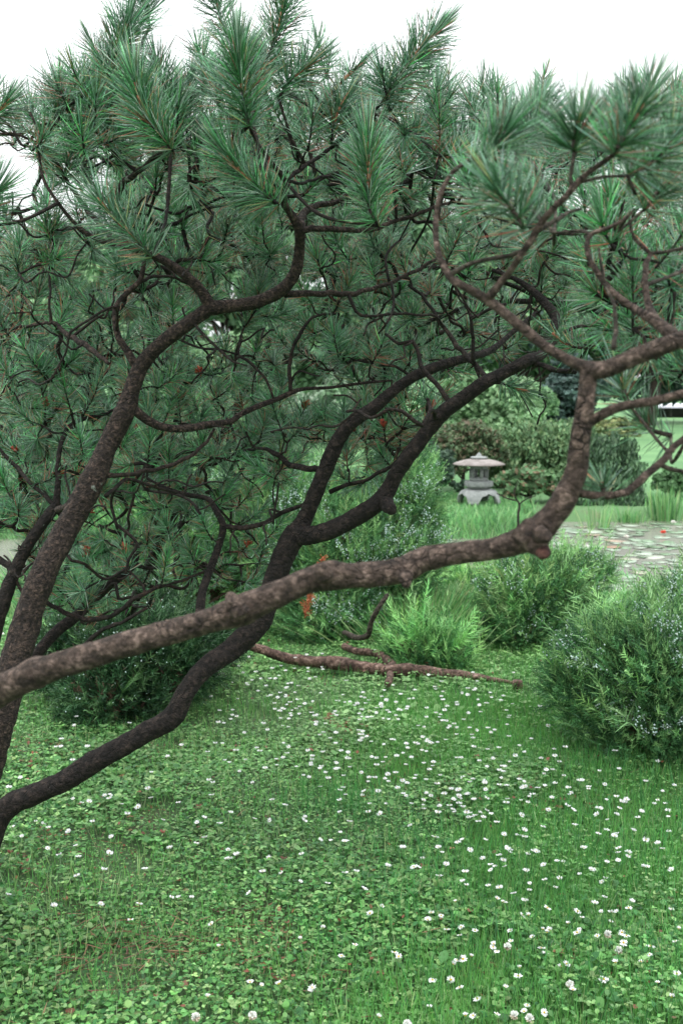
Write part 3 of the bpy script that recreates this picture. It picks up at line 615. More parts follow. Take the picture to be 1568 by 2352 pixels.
    for i in range(n):
        dd = np.linalg.norm(NP - pts[i], axis=1) + np.where(NR > .02, .10, 0) + np.where(isC & (A[i][2] > 2.6), 1.5, 0)
        bi[i] = dd.argmin(); best[i] = dd.min()
    done = np.zeros(n, bool); links = []     # (parent node index, attractor index)
    par_of_node = {}
    while not done.all():
        i = int(np.where(done, 1e9, best).argmin()); done[i] = True
        pi = int(bi[i]); p0 = nodes[pi]; p1 = pts[i]; L_ = np.linalg.norm(p1 - p0)
        # curved twig
        a, b_ = perp((p1 - p0)[None]); off = (a[0] * random.gauss(0, 1) + b_[0] * random.gauss(0, 1)) * L_ * .16
        mid1 = p0 + (p1 - p0) * .35 + off + np.array([0, 0, -.08 * L_]); mid2 = p0 + (p1 - p0) * .72 + off * .3 + RNG.normal(0, .03 * L_, 3)
        path = np.array([p0, mid1, mid2, p1])
        cur = catmull(np.hstack([path, np.full((4, 1), .002)]), max(.012, L_ / 14))
        links.append([pi, i, cur, len(nodes), None])
        st = len(nodes); idx = list(range(2, len(cur), 2))
        new = [cur[q][:3] for q in idx]
        for q in new:
            par_of_node[len(nodes)] = len(links) - 1
            nodes.append(q); nkey.append(nkey[pi]); nrad.append(.003)
        if new:
            for q in range(len(new)):
                dd = np.linalg.norm(pts - new[q], axis=1) + (np.array([a[2] for a in A]) > 2.6) * (1.5 if nkey[pi][0] == 'C' else 0)
                m = (dd < best) & ~done; best[m] = dd[m]; bi[m] = st + q
    # pipe model radii
    w = np.zeros(len(links))
    for li in range(len(links) - 1, -1, -1):
        w[li] += 1
        pl = par_of_node.get(links[li][0])
        if pl is not None: w[pl] += w[li]
    for li, (pi, i, cur, _, _) in enumerate(links):
        key = nkey[pi]; _, tb, nb, cb = limbbufs[key]
        r0 = .0024 * w[li] ** .40; r1 = .0024 * max(1, w[li] - 1) ** .36
        if A[i][2] > 3.8: r0 *= 1.15; r1 *= 1.15
        if key[0] == 'C': r0 *= .8; r1 *= .8
        cap_ = min(.0065, max(.003, nrad[pi] * .8)) if pl_none(par_of_node, pi) else .0055
        r0 = min(r0, cap_); r1 = min(r1, r0)
        cur[:, 3] = np.linspace(r0, r1, len(cur))
        tube(tb, cur, 6, .13, nscale=140)
        if A[i][1] > 0:
            d = unit((cur[-1, :3] - cur[-3, :3])[None])[0]
            d = unit((d * .75 + np.array([0, 0, .7]) + RNG.normal(0, .35, 3))[None])[0]
            sl = random.uniform(.035, .085); e = cur[-1, :3]
            pth = np.array([e - d * .01, e + d * sl * .5, e + d * sl + np.array([0, 0, .012])])
            near = A[i][2] < 3.4
            nn = int(random.uniform(80, 130) * (1.0 if near else .8))
            shoot(nb, tb, pth, A[i][1], nn, wd=.0018 if near else .0023, fresh=random.choice([0, .1, .3, .6]),
                  rust=random.choice([.02, .05, .10, .26]), bright=1.3, r=.0022, segs=3 if near else 2, droop=random.choice([0, 0, .12]))
            if i % 13 == 0 and A[i][0][2] < 1.55:
                # a cluster of red pollen cones at the tip
                cc = pth[-1]
                for q in range(14):
                    dd = unit((d + RNG.normal(0, .5, 3))[None])[0]; s0 = cc - d * .02 * random.random()
                    tube(cb, catmull(np.array([[*s0, .003], [*(s0 + dd * .009), .0040], [*(s0 + dd * .018), .0020]]), .003), 5, 0,
                         col=random.choice([(.34, .06, .035), (.40, .10, .05), (.24, .05, .035)]))
    for key, (o, tb, nb, cb) in limbbufs.items():
        T_ = TREES[key[0]]; loc0 = -np.array(roots[key[0]].location)
        for bb, nm, mm, sm in ((tb, 'twig', M[T_['twig']], True), (nb, 'foliage', M['needle'], False), (cb, 'pollen_cone', M['cone'], True)):
            if bb.empty(): continue
            x = bb.build(nm, mm, None, sm); x.parent = o; x.location = (0, 0, 0)
            if nm != 'foliage' or True: x['kind'] = 'stuff'
grow_pines()

# ================================================================== GROUND, POND
def ground_mesh():
    xs = np.concatenate([np.linspace(-300, -12, 25), np.linspace(-11.5, 11.5, 140), np.linspace(12, 300, 25)])
    ys = np.concatenate([np.linspace(-30, 0, 12), np.linspace(.15, 30, 300), np.linspace(31, 400, 60)])
    X, Y = np.meshgrid(xs, ys); Z = gz(X, Y)
    v = np.stack([X, Y, Z], -1).reshape(-1, 3); nx = len(xs)
    i = np.arange(len(ys) - 1)[:, None]; j = np.arange(nx - 1)[None]
    q = np.stack([i * nx + j, i * nx + j + 1, (i + 1) * nx + j + 1, (i + 1) * nx + j], -1).reshape(-1, 4)
    b = Buf(); b.add(v, q)
    m, n, bs = new_mat('soil_and_turf'); N = n.nodes.new; lk = n.links.new
    t = N('ShaderNodeTexCoord'); n1 = N('ShaderNodeTexNoise'); n1.inputs['Scale'].default_value = 2.2; n1.inputs['Detail'].default_value = 6
    n2 = N('ShaderNodeTexNoise'); n2.inputs['Scale'].default_value = 45; n2.inputs['Detail'].default_value = 6; n2.inputs['Roughness'].default_value = .7
    lk(t.outputs['Object'], n1.inputs['Vector']); lk(t.outputs['Object'], n2.inputs['Vector'])
    r1 = N('ShaderNodeValToRGB'); e = r1.color_ramp.elements
    e[0].position = .35; e[0].color = (.055, .105, .040, 1); e[1].position = .7; e[1].color = (.09, .18, .065, 1)
    lk(n2.outputs[0], r1.inputs[0])
    r2 = N('ShaderNodeValToRGB'); e = r2.color_ramp.elements
    e[0].position = .60; e[0].color = (0, 0, 0, 1); e[1].position = .72; e[1].color = (1, 1, 1, 1); lk(n1.outputs[0], r2.inputs[0])
    mx = N('ShaderNodeMixRGB'); lk(r2.outputs[0], mx.inputs[0]); lk(r1.outputs[0], mx.inputs[1]); mx.inputs[2].default_value = (.10, .065, .045, 1)
    # the mown far lawn is brighter grass
    sx_ = N('ShaderNodeSeparateXYZ'); lk(t.outputs['Object'], sx_.inputs[0])
    mr = N('ShaderNodeMapRange'); mr.inputs['From Min'].default_value = 17; mr.inputs['From Max'].default_value = 24; lk(sx_.outputs['Y'], mr.inputs['Value'])
    n3 = N('ShaderNodeTexNoise'); n3.inputs['Scale'].default_value = .6; n3.inputs['Detail'].default_value = 8; lk(t.outputs['Object'], n3.inputs['Vector'])
    r3 = N('ShaderNodeValToRGB'); e = r3.color_ramp.elements
    e[0].position = .35; e[0].color = (.085, .20, .075, 1); e[1].position = .65; e[1].color = (.14, .28, .11, 1); lk(n3.outputs[0], r3.inputs[0])
    my = N('ShaderNodeMixRGB'); lk(mr.outputs[0], my.inputs[0]); lk(mx.outputs[0], my.inputs[1]); lk(r3.outputs[0], my.inputs[2])
    lk(my.outputs[0], bs.inputs['Base Color']); bs.inputs['Roughness'].default_value = .95
    bp = N('ShaderNodeBump'); bp.inputs['Distance'].default_value = .02; lk(n2.outputs[0], bp.inputs['Height']); lk(bp.outputs[0], bs.inputs['Normal'])
    tag(b.build('ground', m, None, True), kind='structure')
ground_mesh()

def pond():
    b = Buf(); b.add([(-40, 9.5, WATER), (40, 9.5, WATER), (40, 24, WATER), (-40, 24, WATER)], [(0, 1, 2, 3)])
    m, n, bs = new_mat('pond_water'); N = n.nodes.new; lk = n.links.new
    bs.inputs['Base Color'].default_value = (.17, .165, .14, 1); bs.inputs['Roughness'].default_value = .22
    bs.inputs['Specular IOR Level'].default_value = .7
    t = N('ShaderNodeTexCoord'); nz = N('ShaderNodeTexNoise'); nz.inputs['Scale'].default_value = 3; nz.inputs['Detail'].default_value = 3
    lk(t.outputs['Object'], nz.inputs['Vector']); bp = N('ShaderNodeBump'); bp.inputs['Strength'].default_value = .12; bp.inputs['Distance'].default_value = .02
    lk(nz.outputs[0], bp.inputs['Height']); lk(bp.outputs[0], bs.inputs['Normal'])
    tag(b.build('pond_water', m), kind='structure')
pond()

def pond_y(x, y): return (y > shore_near(x) + .25) & (y < shore_far(x) - .2)

# lily pads: every pad its own object
def lily_pads():
    mats = []
    m, n, bs = new_mat('lily_pad'); N = n.nodes.new; lk = n.links.new
    oi = N('ShaderNodeObjectInfo'); r = N('ShaderNodeValToRGB'); e = r.color_ramp.elements
    e[0].position = 0; e[0].color = (.20, .27, .19, 1); e[1].position = 1; e[1].color = (.36, .42, .33, 1)
    x = e.new(.3); x.color = (.10, .22, .08, 1); x = e.new(.38); x.color = (.22, .30, .21, 1); x = e.new(.93); x.color = (.30, .16, .10, 1); x = e.new(.9); x.color = (.34, .40, .31, 1)
    lk(oi.outputs['Random'], r.inputs[0]); lk(r.outputs[0], bs.inputs['Base Color'])
    bs.inputs['Roughness'].default_value = .28; bs.inputs['Specular IOR Level'].default_value = .9
    protos = []
    for k in range(4):
        b = Buf(); n_ = 20; a0 = .18 + .05 * k
        th = np.linspace(a0, 2 * np.pi - a0, n_); rr = 1 + .05 * np.sin(th * 5 + k) + RNG.normal(0, .02, n_)
        z = .02 + .035 * np.maximum(0, np.sin(th * 2 + k * 1.3)) 
        top = np.vstack([[0, 0, .012], np.stack([rr * np.cos(th), rr * np.sin(th), z], 1)])
        bot = top - [0, 0, .012]
        t1 = [(0, i, i + 1) for i in range(1, n_)]; m_ = len(top); t2 = [(m_, m_ + i + 1, m_ + i) for i in range(1, n_)]
        q = [(i, m_ + i, m_ + i + 1, i + 1) for i in range(1, n_)]
        b.add(np.vstack([top, bot]), q, t1 + t2); o = b.build('lily_pad', m, None, True); protos.append(o)
    placed = []; k = 0
    for tries in range(9000):
        y = random.uniform(11.7, 19.0); x = random.uniform(.15 * y * .3, .31 * y + .4)
        if not pond_y(x, y): continue
        u = 784 + x / y * F
        if u > 1640: continue
        if 14.1 < y < 15.3 and .8 < x < 3.4 + .3 * math.sin(y * 9) and random.random() < .9: continue
        if x < 1.2 and random.random() < .8: continue
        if density(np.array(x), np.array(y), 1.6, 3.3) < .22 and random.random() < .85: continue
        rad = random.choice([.07, .09, .11, .13, .16]) * random.uniform(.9, 1.1)
        if any((x - a) ** 2 + (y - b_) ** 2 < ((rad + c) * .74) ** 2 for a, b_, c in placed): continue
        placed.append((x, y, rad))
        if len(placed) >= 296: break
    placed.sort(key=lambda p: p[1])
    for k, (x, y, rad) in enumerate(placed):
        src = protos[k % 4]
        o = src if k < 4 else src.copy()
        if k >= 4: COL.objects.link(o)
        o.location = (x, y, WATER + .004 + .006 * random.random()); o.rotation_euler = (random.gauss(0, .035), random.gauss(0, .035), random.uniform(0, 6.28))
        o.scale = (rad, rad * random.uniform(.85, 1), rad)
        tag(o, 'pale round water lily pad floating among many on the pond', 'lily pad', 'water lily pads floating on the pond')
    # a few open lily flowers
    FL = [(1437, 1239, (.8, .78, .72), 'small white water lily bloom among the pads toward the far bank'),
          (1522, 1228, (.75, .12, .08), 'small red water lily bloom near the right edge of the pond'),
          (1545, 1205, (.8, .78, .74), 'tiny white water lily bloom near the reeds at the right'),
          (1345, 1262, (.8, .8, .76), 'white water lily bloom beside the end of the cut foreground limb')]
    for u, v, c, lab in FL:
        g = G(u, v, WATER); b = Buf()
        nn = 16; an = np.arange(nn) * 2 * np.pi / nn * 2.0 + np.repeat([0, .2], nn // 2); el = np.repeat([.35, .95], nn // 2)
        d = np.stack([np.cos(an) * np.cos(el), np.sin(an) * np.cos(el), np.sin(el)], 1)
        blades(b, np.tile([[0, 0, .02]], (nn, 1)), d, np.tile([[0, 0, .01]], (nn, 1)), .055, .03, np.tile([c], (nn, 1)), 3, 2, .95)
        o = b.build('water_lily', M['petal']); o.location = (g[0], g[1], WATER + .01); tag(o, lab, 'water lily')
lily_pads()

# ================================================================== STONE LANTERN (snow-viewing type)
def stone_mat(name, c0, c1):
    m, n, bs = new_mat(name); N = n.nodes.new; lk = n.links.new
    t = N('ShaderNodeTexCoord'); a = N('ShaderNodeTexNoise'); a.inputs['Scale'].default_value = 9; a.inputs['Detail'].default_value = 8; a.inputs['Roughness'].default_value = .7
    lk(t.outputs['Object'], a.inputs['Vector']); r = N('ShaderNodeValToRGB'); e = r.color_ramp.elements
    e[0].position = .35; e[0].color = (*c0, 1); e[1].position = .65; e[1].color = (*c1, 1); lk(a.outputs[0], r.inputs[0])
    lk(r.outputs[0], bs.inputs['Base Color']); bs.inputs['Roughness'].default_value = .9
    bp = N('ShaderNodeBump'); bp.inputs['Distance'].default_value = .006; lk(a.outputs[0], bp.inputs['Height']); lk(bp.outputs[0], bs.inputs['Normal'])
    return m
M['stone'] = stone_mat('weathered_granite', (.15, .165, .16), (.29, .305, .295))
M['roofstone'] = stone_mat('mossy_roof_stone', (.13, .112, .102), (.28, .25, .235))

def lathe_hex(b, prof, hexness, rot=0.0, n=48, z0=0):
    """prof: list of (radius, z); hexness 0 round .. 1 hexagonal"""
    th = np.linspace(0, 2 * np.pi, n, endpoint=False)
    h = 1 / np.cos((th - rot + np.pi / 6) % (np.pi / 3) - np.pi / 6) * math.cos(math.pi / 6)
    V = []
    for r, z in prof:
        rr = r * (1 - hexness + hexness * h); V.append(np.stack([rr * np.cos(th), rr * np.sin(th), np.full(n, z + z0)], 1))
    V = np.concatenate(V); m = len(prof)
    i = np.arange(m - 1)[:, None]; j = np.arange(n)[None]; k = (j + 1) % n
    q = np.stack([i * n + j, i * n + k, (i + 1) * n + k, (i + 1) * n + j], -1).reshape(-1, 4)
    V = np.vstack([V, [0, 0, prof[0][1] + z0], [0, 0, prof[-1][1] + z0]]); j = np.arange(n); k = (j + 1) % n
    t = np.vstack([np.stack([k, j, np.full(n, m * n)], 1), np.stack([(m - 1) * n + j, (m - 1) * n + k, np.full(n, m * n + 1)], 1)])
    b.add(V, q, t)

def lantern():
    g = P(1098, 1158, 19.6); gzv = float(gz(g[0], g[1])); X, Y, Z = g[0], g[1], g[2]
    Z0 = Z + .02
    root = thing('stone_lantern', (X, Y, Z0), 'grey stone snow-viewing lantern with wide roof standing in the tall grass across the pond', 'stone lantern')
    s = 1.0
    def part(name, fn, mat, parent=root, smooth=False):
        b = Buf(); fn(b); o = b.build(name, mat, None, smooth); o.parent = parent; return o
    # splayed legs joined by arched openings
    def legs(b):
        n = 96; H = .235; r_top = .23; r_bot = .375
        th = np.linspace(0, 2 * np.pi, n, endpoint=False); rows = 9; outer, inner = [], []
        for k in range(rows + 1):
            f = k / rows
            ph = ((th + .35) % (2 * np.pi / 4)) / (2 * np.pi / 4)       # four legs, four arches
            x = np.abs(ph - .5) / .34
            arch = np.where(x < 1, .17 * np.sqrt(np.clip(1 - x ** 2, 0, 1)) + .012 * np.cos(x * 9) * (x < .8), 0)
            z = arch + (H - arch) * f
            tt = z / H; r = r_top + (r_bot - r_top) * (np.sqrt(np.clip(1 - tt ** 2 * .97, 0, 1)))
            outer.append(np.stack([r * np.cos(th), r * np.sin(th), z], 1)); ri = r - .07
            inner.append(np.stack([ri * np.cos(th), ri * np.sin(th), np.minimum(z, H - .05)], 1))
        V = np.concatenate(outer + inner[::-1]); m = 2 * (rows + 1)
        i = np.arange(m)[:, None]; j = np.arange(n)[None]; k = (j + 1) % n; i2 = (i + 1) % m
        q = np.stack([i * n + j, i * n + k, i2 * n + k, i2 * n + j], -1).reshape(-1, 4)
        b.add(V, q)
        lathe_hex(b, [(.20, .19), (.225, .20), (.225, H + .002), (.2, H + .004)], 0)
    part('leg_frame', legs, M['stone'], smooth=False)
    part('platform', lambda b: lathe_hex(b, [(.15, .240), (.19, .250), (.215, .282), (.252, .292), (.258, .30), (.258, .372), (.248, .384), (.2, .388)], 1, .2, z0=0), M['stone'])
    def box(b):
        lathe_hex(b, [(.165, .389), (.165, .435), (.155, .44)], 1, .2)
        lathe_hex(b, [(.150, .592), (.160, .597), (.160, .640)], 1, .2)
    fb = part('fire_box', box, M['stone'])
    for k in range(6):
        a = .2 + math.radians(30) + k * math.pi / 3
        a = .2 + k * math.pi / 3
        def post(b, a=a):
            R = .150 / math.cos(math.pi / 6) * math.cos(math.pi / 6)
            a2 = a + math.pi / 6
            c = np.array([math.cos(a2), math.sin(a2), 0]) * .148; t_ = np.array([-math.sin(a2), math.cos(a2), 0]); r_ = np.array([math.cos(a2), math.sin(a2), 0])
            V = []
            for z in (.436, .596):
                for sx_, sy_ in ((-1, -1), (1, -1), (1, 1), (-1, 1)): V.append(c + t_ * .026 * sx_ + r_ * .016 * sy_ + np.array([0, 0, z]))
            b.add(V, [(0, 3, 2, 1), (4, 5, 6, 7), (0, 1, 5, 4), (1, 2, 6, 5), (2, 3, 7, 6), (3, 0, 4, 7)])
        o = part('post', post, M['stone'], fb)
    rf = part('roof', lambda b: lathe_hex(b, [(.15, .632), (.26, .640), (.42, .658), (.452, .664), (.455, .676), (.39, .705), (.30, .732), (.19, .754), (.12, .765), (.08, .766)], .22, .2), M['roofstone'], smooth=True)
    part('finial', lambda b: lathe_hex(b, [(.12, .764), (.148, .772), (.150, .792), (.118, .802), (.06, .808), (.045, .822), (.038, .842), (.016, .862), (.004, .872)], 0), M['stone'], rf, True)
lantern()

# ================================================================== GROUND COVER
def sample(y0, y1, n, margin=.85):
    """points in the wedge of ground before the eye (a metre or so wider than the frame)"""
    n = int(n * (1 + .5 / ((y0 + y1) * .155 + .35))); y = np.sqrt(RNG.uniform(y0 * y0, y1 * y1, n)); x = RNG.uniform(-1, 1, n) * (y * .305 + margin)
    return x, y

LEAF = np.array([(0, 0, 0), (-.36, .30, .06), (-.33, .72, .07), (0, 1.0, 0), (.33, .72, .07), (.36, .30, .06), (0, .5, -.02)])
def leaves(buf, x, y, z, size, tilt, col, tre=False):
    N = len(x); az = RNG.uniform(0, 2 * np.pi, N)
    if tre:      # about half of the leaves sit in threes, as clover does
        m = (N // 6) * 3; i0 = np.repeat(np.arange(0, m, 3), 3)
        az[:m] = az[i0] + np.tile([0, 2.09, 4.19], m // 3); x = x.copy(); y = y.copy(); z = z.copy(); size = size.copy(); tilt = tilt.copy(); col = col.copy()
        for a_ in (x, y, z, size, tilt, col): a_[:m] = a_[i0]
        size[:m] *= .85
    v = LEAF[None] * size[:, None, None]
    ct, st = np.cos(tilt)[:, None], np.sin(tilt)[:, None]
    yy = v[..., 1] * ct - v[..., 2] * st; zz = v[..., 1] * st + v[..., 2] * ct; xx = v[..., 0]
    ca, sa = np.cos(az)[:, None], np.sin(az)[:, None]
    V = np.stack([xx * ca - yy * sa + x[:, None], xx * sa + yy * ca + y[:, None], zz + z[:, None]], -1)
    off = (np.arange(N) * 7)[:, None, None]
    q = (off + np.array([[0, 6, 2, 1], [6, 3, 2, 2], [0, 5, 4, 6], [6, 4, 3, 3]])[None])
    quads = (off + np.array([[0, 6, 2, 1], [0, 5, 4, 6]])[None]).reshape(-1, 4)
    tris = (off + np.array([[6, 3, 2], [6, 4, 3]])[None]).reshape(-1, 3)
    buf.add(V.reshape(-1, 3), quads, tris, np.repeat(col, 7, 0))

LGREEN = np.array([.122, .300, .086]); LPALE = np.array([.25, .43, .16]); LDARK = np.array([.055, .18, .055])
def carpet():
    b = Buf()
    for (y0, y1, n, s0, s1) in ((1.9, 3.2, 52000, .008, .017), (3.2, 4.8, 70000, .008, .017), (4.8, 7.5, 70000, .010, .020), (7.5, 11.5, 26000, .018, .03)):
        x, y = sample(y0, y1, n)
        n = len(x); keep = RNG.random(n) < .45 + .55 * np.clip(1.25 - 1.1 * density(x, y, 1.9, .8) * ss(-.6, .6, x), .1, 1)
        x, y = x[keep], y[keep]; n = len(x)
        h = .012 + .035 * RNG.random(n) * (.4 + density(x, y, 3.1, 2))
        size = 1.05 * RNG.uniform(s0, s1, n) * (1 + .7 * (RNG.random(n) < .05)) * (.8 + .55 * density(x, y, 2.3, 4))
        bare = (density(x, y, 3.3, 7) > .93) | ((x < -.25) & (y < 3.6) & (density(x, y, 4.2, 1.5) > .84)); h = np.where(bare, .006, h); size = np.where(bare, size * .6, size)
        t = RNG.random((n, 1)); c = np.where(t < .55, LGREEN, np.where(t < .8, LPALE, LDARK)) * np.exp(RNG.normal(0, .2, (n, 1))) * (1 + RNG.normal(0, .06, (n, 3)))
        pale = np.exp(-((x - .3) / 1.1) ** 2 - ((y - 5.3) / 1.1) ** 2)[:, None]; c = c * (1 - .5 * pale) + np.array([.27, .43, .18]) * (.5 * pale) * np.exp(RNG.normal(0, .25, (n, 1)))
        dry = RNG.random(n) < .012 + .10 * (density(x, y, 2.6, 5) > .90) + .12 * bare
        c[dry] = jitter_col((.22, .10, .06), dry.sum(), .3)
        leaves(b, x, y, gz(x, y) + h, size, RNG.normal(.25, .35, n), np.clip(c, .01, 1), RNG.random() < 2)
    tag(b.build('clover_carpet', M['leaf']), 'low carpet of small rounded green leaves covering the lawn under the pines', 'ground cover', kind='stuff')
carpet()

def grass(name, label, pts, ln, wd, cols, lean=.25, bend=.35, segs=3):
    b = Buf()
    for (x, y), l_, c in zip(pts, ln, cols):
        n = len(x)
        d = np.stack([RNG.normal(0, lean, n), RNG.normal(0, lean, n), np.ones(n)], 1)
        L_ = l_ * RNG.uniform(.5, 1.15, n)
        az = RNG.uniform(0, 2 * np.pi, n); bd = np.stack([np.cos(az), np.sin(az), -.55 * np.ones(n)], 1) * (L_ * bend * RNG.uniform(.2, 1.2, n))[:, None]
        blades(b, np.stack([x, y, gz(x, y) - .004], 1), d, bd, L_, wd * RNG.uniform(.7, 1.3, n), jitter_col(c, n, .18, .08), segs, 2, .8)
    return tag(b.build(name, M['grass']), label, 'grass', kind='stuff')

def litter():
    b = Buf()
    for (u, v, r, n) in ((335, 2210, .10, 90), (260, 2150, .14, 60), (560, 2140, .10, 60), (90, 2300, .16, 90), (480, 2220, .12, 50), (650, 2260, .12, 40), (940, 1780, .2, 90), (60, 2180, .2, 40), (300, 1980, .25, 40), (1480, 1790, .2, 60)):
        g = G(u, v); x = g[0] + RNG.normal(0, r, n); y = g[1] + RNG.normal(0, r, n); az = RNG.uniform(0, 6.28, n)
        blades(b, np.stack([x, y, gz(x, y) + RNG.uniform(.012, .04, n)], 1), np.stack([np.cos(az), np.sin(az), RNG.normal(0, .12, n)], 1), RNG.normal(0, .006, (n, 3)), RNG.uniform(.04, .09, n), .0022, jitter_col((.23, .125, .08), n, .3), 2, 2, .9)
    tag(b.build('fallen_needles', M['grass']), 'rust brown fallen pine needles lying in small patches on the lawn', 'needle litter', kind='stuff')
litter()
def lawn_grass():
    P_, L_, C_ = [], [], []
    for (y0, y1, n, l) in ((1.9, 3.4, 60000, .075), (3.4, 5.2, 80000, .075), (5.2, 8, 60000, .07), (8, 11.4, 18000, .10)):
        x, y = sample(y0, y1, n)
        n = len(x); k = RNG.random(n) < .10 + 1.0 * ss(.3, .75, density(x, y, 1.9, .8)) * ss(-.4, .5, x + .05) + .35 * ss(.2, .9, x) + .2 * (y > 5)
        P_.append((x[k], y[k])); L_.append(l); C_.append((.14, .36, .095))
        k2 = (RNG.random(n) < .028); P_.append((x[k2], y[k2])); L_.append(l * 1.15); C_.append((.30, .42, .19))
    # tufts of longer grass
    for (u, v, r, n, l) in ((770, 1870, .12, 260, .13), (1240, 2060, .25, 600, .12), (1130, 1900, .2, 400, .10), (1500, 1980, .25, 600, .12), (1000, 2120, .22, 500, .11), (1350, 2290, .25, 700, .12),
                            (900, 1960, .15, 200, .10), (1490, 1780, .25, 500, .14), (1300, 1760, .2, 400, .12), (60, 1830, .2, 160, .1), (380, 2230, .2, 150, .1), (1050, 1600, .35, 500, .10), (230, 1720, .2, 160, .12)):
        g = G(u, v); x = g[0] + RNG.normal(0, r, n); y = g[1] + RNG.normal(0, r, n); P_.append((x, y)); L_.append(l); C_.append((.065, .23, .065))
    grass('lawn_grass', 'thin green grass blades growing through the leafy lawn', P_, L_, .0023, C_)
lawn_grass()

def bank_grass():
    P_, L_, C_ = [], [], []
    # tall grass on the lantern's bank
    for n, c, l in ((60000, (.15, .36, .13), .20), (16000, (.26, .46, .20), .24), (9000, (.06, .19, .07), .2)):
        x = RNG.uniform(-6, 8, n); y = RNG.uniform(16.3, 21.3, n); f = shore_far(x); k = (y > f - .12) & (y < f + 4.2) & ((x < 3.1 + .3 * np.sin(y * 7)) | (RNG.random(n) < .03))
        # the right bank beyond the pond has lower grass
        P_.append((x[k], y[k])); L_.append(l); C_.append(c)
    b = grass('bank_grass', 'tall bright green grass covering the bank round the stone lantern', P_, L_, .010, C_, lean=.32, bend=.7)
    P_, L_, C_ = [], [], []
    n = 26000; x = RNG.uniform(-4, 5.5, n); y = RNG.uniform(7.6, 12.2, n); k = (y < shore_near(x) + .1) & (RNG.random(n) < (.35 + .6 * ss(8, 9.5, y)) * (1 - .7 * ss(1.6, 2.6, x)))
    for c, l, f in (((.13, .30, .11), .18, 0), ((.25, .36, .18), .24, 1), ((.08, .22, .08), .16, 2)):
        kk = k & (RNG.integers(0, 3, n) == f); P_.append((x[kk], y[kk])); L_.append(l); C_.append(c)
    grass('shore_grass', 'loose knee high grass on the near shore of the pond', P_, L_, .006, C_, lean=.3, bend=.5)
bank_grass()

# clumps of taller plants, each its own thing
def clump(name, label, cat, g, r, n, l, w, cols, lean=.3, bend=.5, group=None):
    b = Buf(); z = None
    for c, f in cols:
        m = int(n * f); x = g[0] + RNG.normal(0, r, m); y = g[1] + RNG.normal(0, r * .7, m)
        out = np.stack([x - g[0], y - g[1], np.zeros(m)], 1) / r * lean
        d = out + np.stack([RNG.normal(0, lean * .5, m), RNG.normal(0, lean * .5, m), np.ones(m)], 1)
        L_ = l * RNG.uniform(.45, 1.1, m)
        bd = unit(out + RNG.normal(0, .2, (m, 3))) * (L_ * bend * RNG.uniform(.1, 1, m))[:, None] * np.array([1, 1, .3]) - np.array([0, 0, 1]) * (L_ * bend * .35)[:, None]
        zz = np.maximum(gz(x, y), WATER - .05)
        blades(b, np.stack([x, y, zz - .01], 1), d, bd, L_, w * RNG.uniform(.7, 1.3, m), jitter_col(c, m, .18, .08), 4, 2, .85)
    o = b.build(name, M['grass'], loc=(g[0], g[1], float(max(gz(g[0], g[1]), WATER))))
    return tag(o, label, cat, group)
GR = [((.16, .38, .13), .55), ((.32, .48, .22), .3), ((.06, .19, .06), .15)]
clump('reed_clump', 'tall green reed clump standing in the pond near the right edge', 'reeds', G(1527, 1196, WATER), .13, 240, .62, .016, GR, .10, .2, 'reed clumps by the far bank')
clump('reed_clump', 'sparse green reeds in the water just right of the upturned foreground limb', 'reeds', G(1372, 1212, WATER), .13, 70, .5, .014, GR, .14, .25, 'reed clumps by the far bank')
clump('reed_clump', 'thin low reeds between the two reed clumps on the far side of the pond', 'reeds', G(1445, 1200, WATER), .12, 170, .3, .013, GR, .12, .25, 'reed clumps by the far bank')
clump('grass_clump', 'arching light green grass clump on the shore behind the cut log', 'grass clump', (1.02, 8.3), .30, 1500, .36, .007, GR, .35, .8, 'arching grass clumps on the near shore')
clump('grass_clump', 'arching light green grass clump left of the middle juniper', 'grass clump', (1.55, 9.2), .32, 1300, .36, .007, GR, .35, .8, 'arching grass clumps on the near shore')
clump('grass_clump', 'tall arching light green grass clump with straw stalks behind the fallen trunk', 'grass clump', (.46, 6.7), .24, 3600, .42, .0055, [((.15, .37, .12), .5), ((.36, .50, .24), .35), ((.06, .19, .06), .15)], .42, .8, 'arching grass clumps on the near shore')
clump('grass_clump', 'pale grass tuft at the foot of the middle juniper', 'grass clump', (1.22, 7.2), .18, 700, .34, .006, GR, .35, .8, 'arching grass clumps on the near shore')
clump('grass_clump', 'bright grass seen between the pine trunks at the lower left', 'grass clump', (-1.75, 8.8), .5, 2400, .65, .008, GR, .3, .7, 'arching grass clumps on the near shore')
clump('grass_clump', 'light green grass glimpsed under the pine canopy left of the fork', 'grass clump', (-.85, 9.3), .5, 2200, .62, .008, GR, .3, .7, 'arching grass clumps on the near shore')

